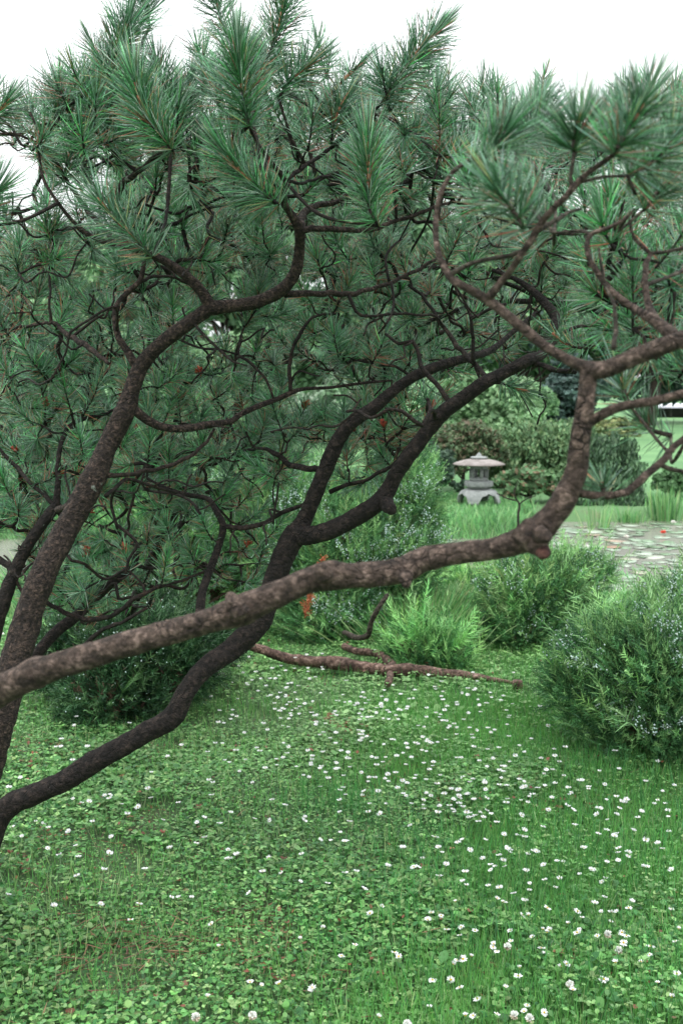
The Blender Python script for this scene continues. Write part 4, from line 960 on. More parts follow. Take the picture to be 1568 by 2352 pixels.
# ================================================================== DAISIES AND WHITE CLOVER
def daisies():
    def head(seed, sc=1.0, nodd=0.0):
        r = np.random.default_rng(seed); b = Buf(); n = 22
        an = np.arange(n) * 2 * np.pi / n + r.normal(0, .07, n)
        el = r.normal(.22 + nodd, .10, n)
        d = np.stack([np.cos(an) * np.cos(el), np.sin(an) * np.cos(el), np.sin(el)], 1)
        blades(b, d * .0022, d, np.stack([0 * an, 0 * an, -.0015 * np.ones(n)], 1), .0105 * sc * r.uniform(.9, 1.1, n), .0036 * sc, np.tile([(.88, .89, .90)], (n, 1)), 3, 2, 1.05)
        return b
    def disc():
        b = Buf(); th = np.linspace(0, 2 * np.pi, 9, endpoint=False); V = [(0, 0, .0042)]
        for r, z in ((.002, .0038), (.0036, .0018), (.0030, -.0004)): V += [(r * math.cos(a), r * math.sin(a), z) for a in th]
        T = [(0, 1 + i, 1 + (i + 1) % 9) for i in range(9)]
        Q = [(1 + k * 9 + i, 1 + (k + 1) * 9 + i, 1 + (k + 1) * 9 + (i + 1) % 9, 1 + k * 9 + (i + 1) % 9) for k in range(2) for i in range(9)]
        b.add(V, Q, T, (.62, .42, .04)); return b
    def stem(h):
        b = Buf(); tube(b, catmull(np.array([[0, 0, -h, .0009], [.004, .002, -h * .5, .0008], [0, 0, -.0004, .0008]]), .01), 4, 0, col=(.10, .2, .08)); return b
    hs = [head(s, sc, nd).build('petals', M['petal']).data for s, sc, nd in ((1, 1, 0), (2, .9, .25), (3, 1.1, -.12), (4, .8, .55))]
    dc = disc().build('flower_disc', M['petal'], None, True).data; st = stem(.05).build('stem', M['grass']).data
    for o in list(COL.objects):
        if o.data in hs or o.data is dc or o.data is st: bpy.data.objects.remove(o)
    # merged head for flowers too small to show their parts
    small = []
    for s in range(4):
        b = head(10 + s, 1.05, .1 * s)
        d2 = disc(); b.add(d2.v[0] * .75, d2.q[0], d2.t[0], d2.c[0])
        s2 = stem(.04); b.add(s2.v[0], s2.q[0] if s2.q else None, s2.t[0], s2.c[0])
        o = b.build('daisy', M['petal']); small.append(o.data); bpy.data.objects.remove(o)
    pos = []
    def put(u, v): 
        g = G(u, v, .05); pos.append((g[0], g[1]))
    # foreground flowers
    for (u, v) in ((877, 2107), (717, 2262), (784, 2193), (502, 2175), (574, 2253), (640, 2260), (645, 2013), (603, 2017), (471, 1940), (440, 2060), (333, 2002), (340, 1840), (252, 1861), (202, 1737), (735, 1815), (609, 1783),
                   (1172, 2188), (1192, 2227), (1096, 2283), (1160, 2290), (1210, 2315), (1385, 2260), (1335, 2117), (1303, 2140), (1325, 2100), (1255, 2110), (1120, 2060), (1215, 2040), (1135, 2000), (1170, 1970),
                   (1062, 2050), (1275, 2030), (1365, 2080), (1450, 2085), (1330, 2020), (1390, 2000), (1485, 1990), (1140, 1900), (1127, 1885), (1060, 1950), (1050, 1955), (960, 2010), (950, 2027), (818, 2020), (792, 2018),
                   (760, 1950), (795, 1940), (700, 1890), (655, 1880), (625, 1864), (585, 1905), (530, 1895), (280, 1855), (175, 1950), (240, 2005), (925, 1965), (1006, 1975), (1410, 1920), (1440, 1950), (1520, 1940), (1340, 1935),
                   (1370, 2180), (1430, 2200), (1470, 2230), (1540, 2090), (1550, 2160), (990, 2100), (905, 2200), (985, 2300), (1040, 2210), (1090, 2150), (30, 1905), (100, 1900), (125, 2100), (300, 2120), (390, 1960), (20, 2060)):
        put(u, v)
    def scatter(n, u0, u1, v0, v1, pw=1.0):
        for _ in range(n): put(random.uniform(u0, u1) + random.gauss(0, 60), (v0 + v1) / 2 + (v1 - v0) * .5 * random.gauss(0, .75))
    scatter(95, 820, 1360, 1780, 1880); scatter(120, 520, 1180, 1590, 1660); scatter(70, 760, 1250, 1650, 1790); scatter(30, 1050, 1560, 1900, 2250); scatter(24, 100, 800, 1750, 2150); scatter(60, 560, 1200, 1650, 1780); scatter(40, 400, 900, 1700, 1900)
    scatter(55, 950, 1560, 1880, 2050); scatter(35, 1000, 1560, 2050, 2340); scatter(26, 0, 420, 1700, 1950); scatter(40, 480, 800, 1510, 1600); scatter(22, 1380, 1560, 1760, 1880)
    scatter(12, 0, 60, 1440, 1560); scatter(16, 420, 900, 1960, 2340)
    good = [(x, y) for x, y in pos if y < 9]
    good.sort(key=lambda p: math.hypot(*p))
    rest = good[300 - 12:]; good = good[:300 - 12]
    for k, (x, y) in enumerate(good):
        z = float(gz(x, y)) + random.uniform(.045, .085) * (1 if y < 4.5 else 1.1)
        sc = random.uniform(.6, 1.0)
        rot = (random.gauss(.12, .22), random.gauss(0, .25), random.uniform(0, 6.28))
        if y < 4.3: where = 'small white daisy in the near half of the lawn, yellow centred, on a thin stem'
        elif x > .35: where = 'tiny white daisy in the flowery band left of and below the right juniper'
        else: where = 'tiny white daisy in the lawn between the low pine limb and the fallen log'
        if k < 90:
            root = thing('daisy', (x, y, z), where, 'daisy', 'white daisies scattered over the lawn'); root.rotation_euler = rot; root.scale = (sc,) * 3
            for nm, da in (('petals', hs[k % 4]), ('flower_disc', dc), ('stem', st)):
                o = bpy.data.objects.new(nm, da); COL.objects.link(o); o.parent = root
                if nm == 'stem': o.rotation_euler = (-rot[0], -rot[1], 0)
        else:
            o = bpy.data.objects.new('daisy', small[k % 4]); COL.objects.link(o); o.location = (x, y, z); o.rotation_euler = rot; o.scale = (sc,) * 3
            tag(o, where, 'daisy', 'white daisies scattered over the lawn')
    b = Buf(); 
    for k, (x, y) in enumerate(rest):
        s = small[k % 4]; co = np.zeros(len(s.vertices) * 3, np.float32); s.vertices.foreach_get('co', co); co = co.reshape(-1, 3) * random.uniform(.6, .95)
        a = random.uniform(0, 6.28); tl = random.gauss(.1, .2); R = np.array([[math.cos(a), -math.sin(a), 0], [math.sin(a), math.cos(a), 0], [0, 0, 1]])
        Rx = np.array([[1, 0, 0], [0, math.cos(tl), -math.sin(tl)], [0, math.sin(tl), math.cos(tl)]])
        cc = np.zeros(len(s.vertices) * 4, np.float32); s.color_attributes['Col'].data.foreach_get('color', cc)
        q = [tuple(p.vertices) for p in s.polygons if len(p.vertices) == 4]; t = [tuple(p.vertices) for p in s.polygons if len(p.vertices) == 3]
        b.add(co @ R.T @ Rx.T + [x, y, float(gz(x, y)) + random.uniform(.05, .09)], q, t, cc.reshape(-1, 4)[:, :3])
    tag(b.build('daisy_scatter', M['petal']), 'further tiny white daisies speckling the far part of the lawn', 'daisies', 'white daisies scattered over the lawn', 'stuff')
    # white clover heads
    for i, (u, v, lab) in enumerate(((1165, 2183, 'fluffy white clover head beside a daisy in the lower right lawn'), (1420, 2197, 'round white clover head right of the lower right daisies'), (580, 2335, 'large white clover head at the very bottom of the picture'),
                                (1308, 2276, 'pinkish white clover head standing in grass at the lower right'), (935, 2343, 'white clover head cut by the bottom edge, right of centre'), (1180, 2335, 'pale clover head low at the bottom right'), (1215, 2345, 'small clover head at the bottom edge beside another'),
                                (450, 2345, 'white clover head at the bottom edge left of centre'), (1395, 2155, 'small white clover head above the round one at the lower right'))):
        g = G(u, v, .06); z = float(gz(g[0], g[1])) + .07
        root = thing('clover_flower', (g[0], g[1], z), lab, 'clover flower', 'white clover heads in the lawn'); b = Buf(); n = 90
        d = unit(RNG.normal(0, 1, (n, 3)) + [0, 0, .35]); c = np.where((d[:, 2:3] < -.1) | (RNG.random((n, 1)) < .08), np.array([.60, .50, .40]), np.array([.88, .90, .86])) * RNG.uniform(.85, 1.05, (n, 1))
        blades(b, d * .002, d, np.array([0, 0, .002]) + RNG.normal(0, .001, (n, 3)), .0095, .0042, c, 3, 2, 1.0)
        o = b.build('flower_head', M['petal']); o.parent = root
        b = Buf(); tube(b, catmull(np.array([[.004, 0, -.09, .0012], [0, .003, -.04, .0011], [0, 0, 0, .001]]), .01), 5, 0, col=(.12, .22, .09)); o = b.build('stem', M['grass']); o.parent = root
daisies()

# ================================================================== JUNIPERS
JG = np.array([.10, .265, .095]); JL = np.array([.25, .47, .17]); JD = np.array([.045, .13, .055])
def spray(fb, bb, p0, d, ln, col, n=16, berry=0, w=.0034):
    """feathery sprays, all at once: p0, d (k x 3)"""
    k = len(p0); d = unit(d); a, b = perp(d); ro = RNG.uniform(0, 6.28, k)[:, None]; a, b = a * np.cos(ro) + b * np.sin(ro), -a * np.sin(ro) + b * np.cos(ro)
    ln = np.broadcast_to(ln, (k,)); bend = np.stack([RNG.normal(0, .1, k), RNG.normal(0, .1, k), RNG.uniform(-.05, .25, k)], 1) * ln[:, None]
    blades(fb, p0, d, bend, ln, w * .9, col, 3, 2, .8)
    for q in range(n):
        t = (q + .8) / n; s = 1 if q % 2 else -1
        c = p0 + d * (ln * t)[:, None] + bend * t * t
        dd = d * .8 + a * s * RNG.uniform(.4, .95, (k, 1)) + b * RNG.normal(0, .45, (k, 1)) + [0, 0, .12]
        l2 = ln * (.42 * (1 - .55 * t)) * RNG.uniform(.7, 1.2, k)
        blades(fb, c, dd, RNG.normal(0, .1, (k, 3)) * l2[:, None], l2, w * 1.15, col * RNG.uniform(.85, 1.2, (k, 1)), 2, 2, .9)
        if berry > 0:
            m = RNG.random(k) < berry
            if m.any():
                balls(bb, c[m] + dd[m] * (l2[m] * .5)[:, None] + RNG.normal(0, .004, (m.sum(), 3)), RNG.uniform(.0028, .0042, m.sum()))
OCT = np.array([(1, 0, 0), (-1, 0, 0), (0, 1, 0), (0, -1, 0), (0, 0, 1), (0, 0, -1)], float)
OCT = np.vstack([OCT, unit(np.array([(1, 1, 1), (1, 1, -1), (1, -1, 1), (1, -1, -1), (-1, 1, 1), (-1, 1, -1), (-1, -1, 1), (-1, -1, -1)], float))])
def _octf():
    T = []
    for k in range(6, 14):
        s = np.sign(OCT[k]); x = 0 if s[0] > 0 else 1; y = 2 if s[1] > 0 else 3; z = 4 if s[2] > 0 else 5
        f = [(x, y, k), (y, z, k), (z, x, k)]
        if s[0] * s[1] * s[2] < 0: f = [(b_, a_, c_) for a_, b_, c_ in f]
        T += f
    return np.array(T)
OCTF = _octf()
def balls(b, c, r, col=(.55, .68, .66)):
    n = len(c); V = c[:, None] + OCT[None] * r[:, None, None]
    t = (np.arange(n) * 14)[:, None, None] + OCTF[None]
    b.add(V.reshape(-1, 3), None, t.reshape(-1, 3), np.repeat(jitter_col(col, n, .12, .04), 14, 0))

def juniper(label, base, lobes, nspray, ln=.09, berry=.02, berry_top=True, w=.0034, tint=(1, 1, 1), name='juniper_bush', fill=.6, group='junipers round the pond lawn', droop=0.0, wisp=60):
    """lobes: list of (centre xyz, radii xyz, share)"""
    base = np.array(base, float); tint = np.array(tint)
    root = thing(name, base, label, 'juniper', group)
    fb, bb, sb = Buf(), Buf(), Buf()
    tot = sum(l[2] for l in lobes)
    for c, rad, share in lobes:
        c = np.array(c, float); rad = np.array(rad, float); k = int(nspray * share / tot)
        # branches to sub-clumps
        m = max(5, k // 45); th = RNG.uniform(0, 2 * np.pi, m); zz = RNG.uniform(-.75, 1, m)
        dirs = np.stack([np.cos(th) * np.sqrt(1 - zz ** 2), np.sin(th) * np.sqrt(1 - zz ** 2), zz], 1)
        cen = c + dirs * rad * RNG.uniform(.45, 1.1, (m, 1))
        for q in range(m):
            j0 = base + RNG.normal(0, .02, 3); e = cen[q]
            md = (j0 + e) / 2 + [0, 0, .04] + RNG.normal(0, .04, 3)
            cur = catmull(np.array([[*j0, .010], [*md, .006], [*e, .0028]]), .05); tube(sb, cur, 5, .2, nscale=60)
        i = RNG.integers(0, m, k); sz = rad.mean() * .30
        pp = cen[i] + RNG.normal(0, 1, (k, 3)) * sz * np.array([1, 1, .8])
        # keep the outline inside a soft ellipsoid
        e = (pp - c) / rad; l_ = np.linalg.norm(e, axis=1, keepdims=True); pp = np.where(l_ > 1.25, c + e / l_ * rad * RNG.uniform(.85, 1.25, (k, 1)), pp)
        pp[:, 2] = np.maximum(pp[:, 2], gz(pp[:, 0], pp[:, 1]) + .02)
        out = unit((pp - c) / rad); d = out * .8 + [0, 0, .55 - droop] + RNG.normal(0, .35, (k, 3))
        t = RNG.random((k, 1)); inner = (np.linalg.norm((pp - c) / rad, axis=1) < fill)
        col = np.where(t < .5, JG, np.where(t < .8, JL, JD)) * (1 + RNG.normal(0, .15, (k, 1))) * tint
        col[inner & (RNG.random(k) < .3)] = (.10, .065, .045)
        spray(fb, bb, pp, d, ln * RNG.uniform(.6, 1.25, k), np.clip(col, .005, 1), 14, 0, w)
        m2 = int(wisp * share / tot)
        if m2:
            th = RNG.uniform(0, 2 * np.pi, m2); zz = RNG.uniform(.0, 1, m2); dr = np.stack([np.cos(th) * np.sqrt(1 - zz ** 2), np.sin(th) * np.sqrt(1 - zz ** 2), zz], 1)
            spray(fb, bb, c + dr * rad * RNG.uniform(.7, .95, (m2, 1)), dr + [0, 0, .5] + RNG.normal(0, .25, (m2, 3)), ln * RNG.uniform(1.6, 2.8, m2), jitter_col(JL * tint, m2, .15), 26, 0, w)
        if berry > 0:
            top = (out[:, 2] > .05) & (RNG.random(k) < .34)
            cl = density(pp[:, 0] * 6, pp[:, 2] * 6, 1.0, 3) > .45; s = top & cl & (np.linalg.norm((pp - c) / rad, axis=1) > .6)
            q = np.repeat(np.where(s)[0], int(berry * 100)); 
            if len(q):
                tt = RNG.uniform(.1, .9, (len(q), 1)); balls(bb, pp[q] + unit(d[q]) * ln * tt + RNG.normal(0, .008, (len(q), 3)), RNG.uniform(.0028, .0044, len(q)))
    for b, nm, mt in ((sb, 'stems', M['red_bark']), (fb, 'foliage', M['juniper']), (bb, 'berries', M['berry'])):
        if b.empty(): continue
        o = b.build(nm, mt, None, nm == 'stems'); o.parent = root; o.location = -base
        if nm == 'berries': o['kind'] = 'stuff'
    return root, base

def gp(u, v, d=None): 
    g = G(u, v); return np.array([g[0], g[1], float(gz(g[0], g[1]))])

# the big one at the right
juniper('large blue-berried juniper bush spreading over the lawn at the right edge', (1.55, 4.95, -.02),
        [(P(1520, 1530, 4.7), (0.0746 * 4.7, 0.0597 * 4.7, 0.0352 * 4.7), 4), (P(1500, 1655, 4.65), (0.0612 * 4.65, 0.0490 * 4.65, 0.0321 * 4.65), 2.6), (P(1330, 1590, 4.7), (0.0230 * 4.7, 0.0268 * 4.7, 0.0268 * 4.7), 1.0), (P(1600, 1430, 5.5), (0.0498 * 5.5, 0.0398 * 5.5, 0.0306 * 5.5), 2.2), (P(1450, 1480, 5.2), (0.0287 * 5.2, 0.0230 * 5.2, 0.0161 * 5.2), 1.0)], 13775, .085, .09, wisp=240, tint=(.80, .80, .82))
# the middle one nearer the water
juniper('middle-sized juniper bush on a thin bent stem in front of the lily pads', (1.16, 6.9, -.05),
        [(P(1235, 1365, 6.6), (0.0440 * 6.6, 0.0352 * 6.6, 0.0237 * 6.6), 3), (P(1330, 1325, 6.7), (0.0230 * 6.7, 0.0184 * 6.7, 0.0138 * 6.7), 1), (P(1195, 1440, 6.5), (0.0253 * 6.5, 0.0230 * 6.5, 0.0230 * 6.5), 1.5)], 5220, .09, .07, wisp=130, tint=(.85, .85, .85), w=.0038)
# behind the dark fork
juniper('broad juniper with rows of pale berries behind the fork of the dark pine limb', (-.15, 7.0, 0),
        [((.02, 6.9, .40), (.52, .4, .40), 4), ((.40, 7.1, .76), (.18, .3, .32), 1.5), ((-.35, 7.1, .62), (.42, .4, .34), 2.6), ((-.05, 6.7, .12), (.30, .3, .22), 1.4), ((.30, 6.9, .42), (.2, .25, .25), 1)], 13050, .095, .09, w=.0036, tint=(.85, .85, .85), wisp=140)
# dark ones at the left under the canopy
juniper('dark juniper mass crouching on the lawn under the foreground limb at the left', (-.95, 5.0, 0),
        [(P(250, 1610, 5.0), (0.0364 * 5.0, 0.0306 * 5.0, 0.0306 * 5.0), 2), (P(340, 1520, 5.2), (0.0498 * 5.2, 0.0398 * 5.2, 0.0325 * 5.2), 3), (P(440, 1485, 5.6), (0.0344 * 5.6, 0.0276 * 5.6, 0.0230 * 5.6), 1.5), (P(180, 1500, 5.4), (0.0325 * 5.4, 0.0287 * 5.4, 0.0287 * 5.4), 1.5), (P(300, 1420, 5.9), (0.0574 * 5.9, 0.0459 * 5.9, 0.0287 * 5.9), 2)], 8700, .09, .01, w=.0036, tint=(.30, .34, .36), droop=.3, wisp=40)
juniper('green juniper glimpsed behind the lower left pine branches', (-1.0, 7.4, 0),
        [((-1.1, 7.4, .5), (.6, .4, .42), 3), ((-.5, 7.5, .45), (.45, .4, .38), 2.4)], 4600, .11, .05, w=.0042)
juniper('small juniper tuft sprouting at the end of the fallen trunk', (.50, 5.85, 0),
        [(P(975, 1500, 6.0), (0.0306 * 6.0, 0.0245 * 6.0, 0.0199 * 6.0), 2), (P(1040, 1545, 5.9), (0.0145 * 5.9, 0.0116 * 5.9, 0.0107 * 5.9), 0.7)], 1500, .09, 0, w=.0036, tint=(.9, 1, .9))
juniper('low juniper tip reaching up behind the small tuft by the log', (.98, 8.6, -.3),
        [((1.0, 8.6, -.1), (.24, .22, .16), 2)], 700, .09, 0, w=.0044, tint=(1.1, 1.15, 1))

# a dead rust sprig on the broad juniper
def rust_sprig(pts, lab):
    b = Buf(); p = np.array([P(*q) for q in pts]); cur = catmull(np.hstack([p, np.full((len(p), 1), .003)]), .012)
    tube(b, cur, 5, 0, col=(.36, .11, .05)); k = len(cur)
    for i in range(1, k):
        for q in range(3):
            d = unit((cur[i, :3] - cur[i - 1, :3])[None])[0] * .6 + RNG.normal(0, .5, 3)
            spray(b, b, cur[i:i + 1, :3], d[None], .05 * (1 - .5 * i / k), np.array([[.40, .125, .06]]), 8, 0, .004)
    o = b.build('dead_sprig', M['juniper'], loc=p[0]); tag(o, lab, 'dead sprig')
rust_sprig([(700, 1420, 6.2), (712, 1370, 6.2), (728, 1320, 6.2), (742, 1280, 6.2)], 'rust-red dead juniper sprig sticking up behind the foreground limb')
rust_sprig([(1500, 1590, 4.62), (1512, 1570, 4.6), (1525, 1562, 4.6)], 'tiny rust-coloured dead sprig in the big juniper at the right')

# ================================================================== FALLEN TRUNK
def log():
    root = thing('fallen_trunk', gp(930, 1555), 'fallen reddish juniper trunk with peeling bark lying along the lawn behind the pine limb', 'fallen trunk')
    loc = np.array(root.location)
    def add(name, poly, mat='red_bark', rough=.16, parent=root):
        c = []
        for u, v, w, d in poly:
            d = d - .62; g_ = P(u, v, d); w *= .82; lo = float(gz(g_[0], g_[1])) + .028 + w / 2 / F * d * .7; g_[2] = max(g_[2], lo); c.append([*g_, w / 2 / F * d])
        c = np.array(c); b = Buf(); tube(b, catmull(c, .02), 16, rough, nscale=26)
        o = b.build(name, M[mat], None, True); o.parent = parent; o.location = -loc if parent is root else (0, 0, 0); return o
    tr = add('trunk', [(520, 1470, 22, 6.7), (600, 1492, 26, 6.6), (660, 1512, 30, 6.55), (720, 1520, 34, 6.5), (780, 1524, 38, 6.45), (840, 1545, 36, 6.4), (900, 1558, 36, 6.35), (950, 1552, 34, 6.35), (1000, 1566, 28, 6.3), (1050, 1582, 26, 6.25), (1110, 1594, 18, 6.2), (1185, 1608, 6, 6.15)])
    add('branch', [(905, 1556, 26, 6.35), (900, 1535, 26, 6.45), (870, 1502, 22, 6.6), (820, 1496, 20, 6.7), (790, 1484, 18, 6.8)])
    add('branch', [(890, 1528, 14, 6.5), (896, 1550, 22, 6.3), (890, 1580, 20, 6.15)])
    add('bent_branch', [(790, 1452, 16, 6.7), (820, 1465, 16, 6.6), (845, 1458, 16, 6.5), (852, 1430, 14, 6.45), (870, 1395, 13, 6.4), (890, 1365, 12, 6.4)], 'twig_front')
    add('branch', [(330, 1545, 12, 6.9), (420, 1560, 14, 6.8), (480, 1575, 12, 6.7), (545, 1580, 10, 6.6)])
log()
def stake():
    b = Buf(); lathe_hex(b, [(.02, 0), (.024, .005), (.024, .055), (.02, .06)], 0, n=14); g = gp(1193, 1580)
    for (u, v, lab) in ((1187, 1600, 'short pale cut stub in the lawn beyond the tip of the fallen trunk'), (870, 1512, 'pale cut stub of wood between the two limbs of the fallen trunk')):
        g = gp(u, v); g[1] += -.25 if u < 900 else 0; g[2] = float(gz(g[0], g[1])); o = b.build('cut_stub', M['red_bark']); o.location = g; tag(o, lab, 'cut stub')
stake()

# ================================================================== BACKGROUND TREES AND SHRUBS
def crown(b, lobes, n, size, cols, flat=.5, vert=0.0):
    tot = sum(l[2] for l in lobes)
    for c, rad, share in lobes:
        c = np.array(c, float); rad = np.array(rad, float); k = int(n * share / tot)
        m = max(8, k // 60); th = RNG.uniform(0, 2 * np.pi, m); zz = RNG.uniform(-.9, 1, m)
        dirs = np.stack([np.cos(th) * np.sqrt(1 - zz ** 2), np.sin(th) * np.sqrt(1 - zz ** 2), zz], 1)
        cen = c + dirs * rad * RNG.uniform(.55, .95, (m, 1)); tone = RNG.uniform(.72, 1.3, m)
        i = RNG.integers(0, m, k); r = rad.mean() * .26
        off = unit(RNG.normal(0, 1, (k, 3))) * r * RNG.uniform(.3, 1.15, (k, 1)) ** .6 * np.array([1, 1, flat + .3]); p = cen[i] + off
        nrm = unit(off + RNG.normal(0, .5, (k, 3)) * r + [0, 0, r * .5]); a, bb = perp(nrm)
        ro = RNG.uniform(0, 6.28, k)[:, None]; a, bb = a * np.cos(ro) + bb * np.sin(ro), -a * np.sin(ro) + bb * np.cos(ro)
        if vert > 0: a = unit(a * (1 - vert) + np.array([0, 0, 1]) * vert)
        s = (size * RNG.uniform(.6, 1.3, k))[:, None]
        V = np.stack([p - a * s, p + bb * s * .55, p + a * s, p - bb * s * .55], 1)
        col = np.array(cols)[RNG.integers(0, len(cols), k)] * (1 + RNG.normal(0, .12, (k, 1))) * tone[i][:, None]
        q = (np.arange(k) * 4)[:, None] + np.arange(4)[None]
        b.add(V.reshape(-1, 3), q, None, np.repeat(np.clip(col, .004, 1), 4, 0))

def bgtree(name, label, cat, lobes_uvd, n, size, cols, group, trunk=None, vert=0.0, flat=.5, kind_crown='crown'):
    """lobes in (u, v, depth, ru px, rv px, share)"""
    lobes = []
    for (u, v, d, ru, rv, sh) in lobes_uvd: lobes.append((P(u, v, d), (ru / F * d, (ru + rv) * .5 / F * d, rv / F * d), sh))
    c0 = lobes[0][0]; bx, by = c0[0], c0[1]; bz = float(gz(bx, by)); root = thing(name, (bx, by, bz), label, cat, group)
    b = Buf(); crown(b, lobes, n, size, cols, flat, vert); o = b.build(kind_crown, M['crown']); o.parent = root; o.location = -np.array(root.location)
    tb = Buf(); h = lobes[0][0][2] - bz; r = max(.03, .035 * h)
    tube(tb, catmull(np.array([[bx, by, bz - .1, r * 1.3], [bx + .05 * h, by, bz + h * .5, r], [bx, by, bz + h, r * .5]]), .2), 8, .1, nscale=3)
    o = tb.build('trunk', M['bark_brown'], None, True); o.parent = root; o.location = -np.array(root.location)
    bb = Buf()
    for c, rad, sh in lobes:
        for q in range(5):
            e = c + RNG.normal(0, .4, 3) * np.array(rad); s = np.array([bx, by, bz + h * RNG.uniform(.2, .7)])
            tube(bb, catmull(np.array([[*s, r * .5], [*((s + e) / 2 + RNG.normal(0, .1 * h, 3) * .5), r * .3], [*e, r * .12]]), .3), 5, .1, nscale=3)
    o = bb.build('limbs', M['bark_brown'], None, True); o.parent = root; o.location = -np.array(root.location)
G1 = [(.10, .20, .09), (.13, .24, .11), (.08, .17, .08)]; G2 = [(.17, .30, .14), (.22, .36, .18), (.11, .22, .10)]; G3 = [(.05, .10, .06), (.07, .13, .075), (.04, .085, .05)]
GB = [(.055, .10, .085), (.075, .125, .11), (.04, .075, .065)]; GR1 = [(.12, .21, .09), (.16, .24, .11), (.15, .115, .075), (.10, .19, .085)]
BG = 'trees and shrubs beyond the pond'
bgtree('broadleaf_tree', 'pale green leafy tree rising behind the shrub above the stone lantern', 'tree', [(1120, 925, 30, 120, 75, 4), (1040, 975, 30, 80, 60, 2), (1175, 960, 29, 70, 50, 1.2)], 15000, .085, G2, BG)
bgtree('spruce_tree', 'dark blue-green spruce standing behind the upturned foreground limb', 'tree', [(1290, 930, 38, 75, 70, 3), (1330, 880, 38, 75, 80, 2), (1240, 960, 38, 50, 40, 1)], 11000, .09, GB, BG, flat=.1)
bgtree('broadleaf_tree', 'mid-green round tree between the pale tree and the dark spruce', 'tree', [(1235, 925, 33, 45, 40, 1)], 3500, .09, G1, BG)
bgtree('pine_shrub', 'wide dull green shrub mass behind and right of the stone lantern', 'shrub', [(1230, 1040, 24, 120, 75, 3), (1140, 1050, 23.5, 70, 70, 1.5), (1300, 1020, 25, 80, 60, 2), (1330, 1090, 23, 70, 50, 1)], 26000, .05, GR1[:2] + G1[:1] + [GR1[3]], BG, vert=.5)
bgtree('brown_shrub', 'brownish red-tinged shrub just above the lantern roof at the left', 'shrub', [(1060, 1015, 22.5, 85, 50, 2), (1010, 1050, 22, 60, 60, 1.4), (1120, 1035, 22.6, 60, 45, 1)], 13000, .05, [(.11, .16, .075), (.10, .15, .07), (.15, .12, .075), (.07, .13, .06)], BG, vert=.4)
bgtree('rounded_shrub', 'rounded dark green shrub at the right of the upturned limb below the lawn', 'shrub', [(1405, 1075, 21.5, 75, 85, 3), (1370, 1120, 21, 60, 50, 1.4), (1440, 1130, 21, 45, 35, 1), (1330, 1150, 20.6, 60, 28, 1), (1440, 1158, 20.6, 60, 22, 1)], 18000, .048, [(.075, .15, .075), (.10, .18, .09), (.055, .11, .06)], BG, vert=.6)
bgtree('leafy_shrub', 'low leafy shrub with orange-brown leaves right of the stone lantern', 'shrub', [(1215, 1105, 20.8, 70, 35, 2), (1160, 1120, 20.8, 40, 30, 1), (1270, 1110, 21, 45, 35, 1)], 3600, .065, [(.13, .25, .11), (.10, .20, .09), (.10, .20, .09), (.20, .15, .09), (.12, .22, .10)], BG, vert=.3)
bgtree('dark_pine', 'dark small pine with open leaning branches left of the stone lantern', 'tree', [(1000, 1075, 20.6, 45, 55, 2), (1040, 1105, 20.6, 30, 25, .5), (965, 1040, 21, 35, 40, 1)], 4200, .05, G3, BG)
bgtree('yellow_shrub', 'yellow-green shrub at the top of the far lawn', 'shrub', [(1430, 985, 44, 55, 24, 1), (1360, 985, 44, 40, 22, .7)], 3000, .12, [(.28, .30, .13), (.22, .28, .12), (.17, .24, .11)], BG)
bgtree('round_shrub', 'small bright shrub at the right edge above the reeds', 'shrub', [(1550, 1105, 22, 55, 32, 1)], 3600, .055, [(.09, .2, .08), (.12, .25, .10)], BG)
bgtree('dark_tree', 'dark green tree mass above the far lawn at the right edge', 'tree', [(1480, 860, 60, 110, 75, 2), (1600, 840, 60, 120, 90, 2), (1380, 820, 60, 90, 80, 2)], 9000, .22, GB + G3, BG)
bgtree('dark_shrub', 'dark shrub low behind the pine fork near the centre', 'shrub', [(590, 1120, 21, 75, 60, 2), (500, 1100, 21, 80, 60, 1)], 6000, .06, G3, BG)
bgtree('white_leaf_tree', 'pale grey-green tree behind the middle of the canopy', 'tree', [(790, 930, 30, 75, 80, 2), (700, 960, 31, 60, 60, 1), (880, 980, 30, 50, 60, 1)], 9000, .09, [(.22, .32, .21), (.15, .26, .14), (.30, .38, .28)], BG)
bgtree('tall_tree', 'tall mid-green tree behind the centre of the canopy', 'tree', [(560, 640, 36, 150, 130, 3), (520, 460, 36, 110, 110, 2), (650, 800, 36, 130, 110, 2), (430, 540, 36, 90, 100, 1)], 15000, .13, G1, BG)
bgtree('tall_tree', 'pale leafy tree crown showing through needles at the upper left', 'tree', [(400, 430, 44, 100, 90, 2), (290, 380, 44, 50, 45, 1), (330, 560, 44, 90, 90, 1)], 8000, .15, G2, BG)
bgtree('tall_tree', 'dark tree behind the canopy between the two pine forks', 'tree', [(900, 700, 40, 150, 130, 3), (780, 560, 40, 110, 100, 2), (1030, 800, 40, 120, 90, 2)], 13000, .14, G1 + G3, BG)
bgtree('tall_tree', 'green tree behind the lower left canopy', 'tree', [(200, 860, 34, 170, 130, 3), (60, 760, 34, 100, 100, 2), (330, 980, 34, 130, 90, 2), (80, 980, 34, 120, 90, 2)], 15000, .12, G1 + G2[:1], BG)
bgtree('tall_tree', 'green tree behind the right side of the canopy', 'tree', [(1190, 760, 44, 150, 90, 3), (1350, 730, 46, 130, 80, 2)], 10000, .15, G1 + GB[:1], BG)
bgtree('shore_shrub', 'bright green shrub on the far bank seen under the left canopy', 'shrub', [(150, 1130, 20, 130, 60, 2), (330, 1150, 20, 90, 55, 1), (0, 1150, 20, 60, 50, 1)], 9000, .06, G2 + G1[:1], BG)
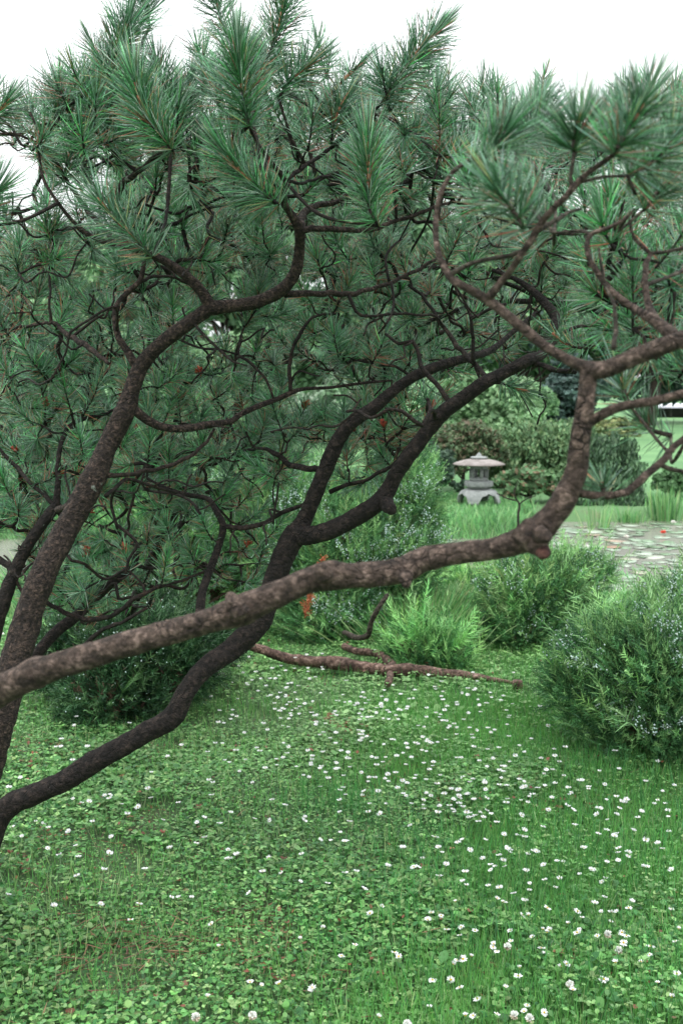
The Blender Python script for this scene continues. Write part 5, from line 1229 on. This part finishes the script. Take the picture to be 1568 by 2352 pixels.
bgtree('shore_shrub', 'green shrub on the far bank behind the centre of the canopy', 'shrub', [(720, 1110, 21, 90, 50, 2), (850, 1120, 21, 70, 45, 1)], 6000, .06, G1 + G2[:1], BG)

for i, (u, v, d, ru, rv, lab) in enumerate(((120, 620, 48, 150, 120, 'pale tree behind the canopy at the left edge'), (330, 700, 46, 150, 140, 'tree behind the left trunk fork'), (620, 420, 52, 150, 110, 'tree crown behind the upper centre of the canopy'),
                                            (860, 480, 52, 150, 130, 'tree crown behind the plume right of centre'), (1080, 600, 50, 150, 120, 'tree crown behind the curved grey branch'), (1300, 600, 55, 150, 110, 'tree crown behind the right canopy'), (1500, 640, 55, 140, 120, 'tree crown at the right edge behind the canopy'),
                                            (500, 900, 32, 180, 130, 'dark undergrowth tree behind the middle branches'), (700, 760, 42, 150, 130, 'tree behind the central fork'), (1230, 800, 58, 130, 90, 'tree behind the spot where two limbs cross left of the right fork'))):
    bgtree('backdrop_tree', 'soft green ' + lab, 'tree', [(u, v, d, ru, rv, 3), (u + 60, v + 70, d, ru * .8, rv * .8, 2), (u - 70, v + 90, d, ru * .8, rv * .8, 2)], 13000, d * .0036, [G1, G2, G1 + G3][i % 3], BG)

# young leafless-looking shrub by the lantern
def twiggy():
    g = P(1190, 1215, 16.8); g[2] = float(gz(g[0], g[1])); root = thing('young_tree', g, 'thin young bare tree with a few leaves in front of the lantern grass', 'young tree', BG)
    b = Buf(); d = 16.8
    for poly in ([(1190, 1215, 7, d), (1189, 1185, 6, d), (1192, 1160, 5, d), (1186, 1148, 4, d)], [(1186, 1150, 4, d), (1165, 1145, 3.5, d), (1140, 1133, 2.5, d)], [(1190, 1160, 4, d), (1205, 1148, 3, d), (1230, 1138, 2, d)], [(1186, 1150, 3, d), (1180, 1130, 3, d), (1190, 1105, 2, d)]):
        tube(b, catmull(np.array([[*P(u, v, dd), w / 2 / F * dd] for u, v, w, dd in poly]), .04), 6, .1, nscale=20)
    o = b.build('trunk', M['twig'], None, True); o.parent = root; o.location = -g
twiggy()

# small pavilion behind the far lawn
def pavilion():
    c = P(1535, 962, 70); x, y = c[0], c[1]; z = float(gz(x, y)); h = (P(1535, 930, 70)[2] - z); wd = 60 / F * 70
    root = thing('pavilion', (x, y, z), 'low white-roofed pavilion with dark walls beyond the far lawn', 'pavilion')
    def boxpart(name, a, b_, mat, par=root):
        b = Buf(); (x0, y0, z0), (x1, y1, z1) = a, b_
        b.add([(x0, y0, z0), (x1, y0, z0), (x1, y1, z0), (x0, y1, z0), (x0, y0, z1), (x1, y0, z1), (x1, y1, z1), (x0, y1, z1)], [(0, 3, 2, 1), (4, 5, 6, 7), (0, 1, 5, 4), (1, 2, 6, 5), (2, 3, 7, 6), (3, 0, 4, 7)])
        o = b.build(name, mat); o.parent = par; return o
    wm = stone_mat('dark_timber', (.035, .035, .035), (.06, .055, .05)); rm = stone_mat('white_roofing', (.5, .52, .56), (.62, .64, .68))
    boxpart('wall', (-wd, -2, -.2), (wd * 1.6, 2, h * .8), wm)
    b = Buf(); b.add([(-wd * 1.3, -3, h * .8 + .003), (wd * 1.9, -3, h * .8 + .003), (wd * 1.9, 3, h * .8 + .003), (-wd * 1.3, 3, h * .8 + .003), (-wd * .6, 0, h * 1.15), (wd * 1.2, 0, h * 1.15)],
                     [(0, 3, 2, 1), (0, 1, 5, 4), (2, 3, 4, 5)], [(1, 2, 5), (3, 0, 4)])
    o = b.build('roof', rm); o.parent = root
    for k in range(5): boxpart('post', (-wd * 1.1 + k * wd * .65, -2.6, -.2), (-wd * 1.1 + k * wd * .65 + .15, -2.45, h * .8), wm)
pavilion()
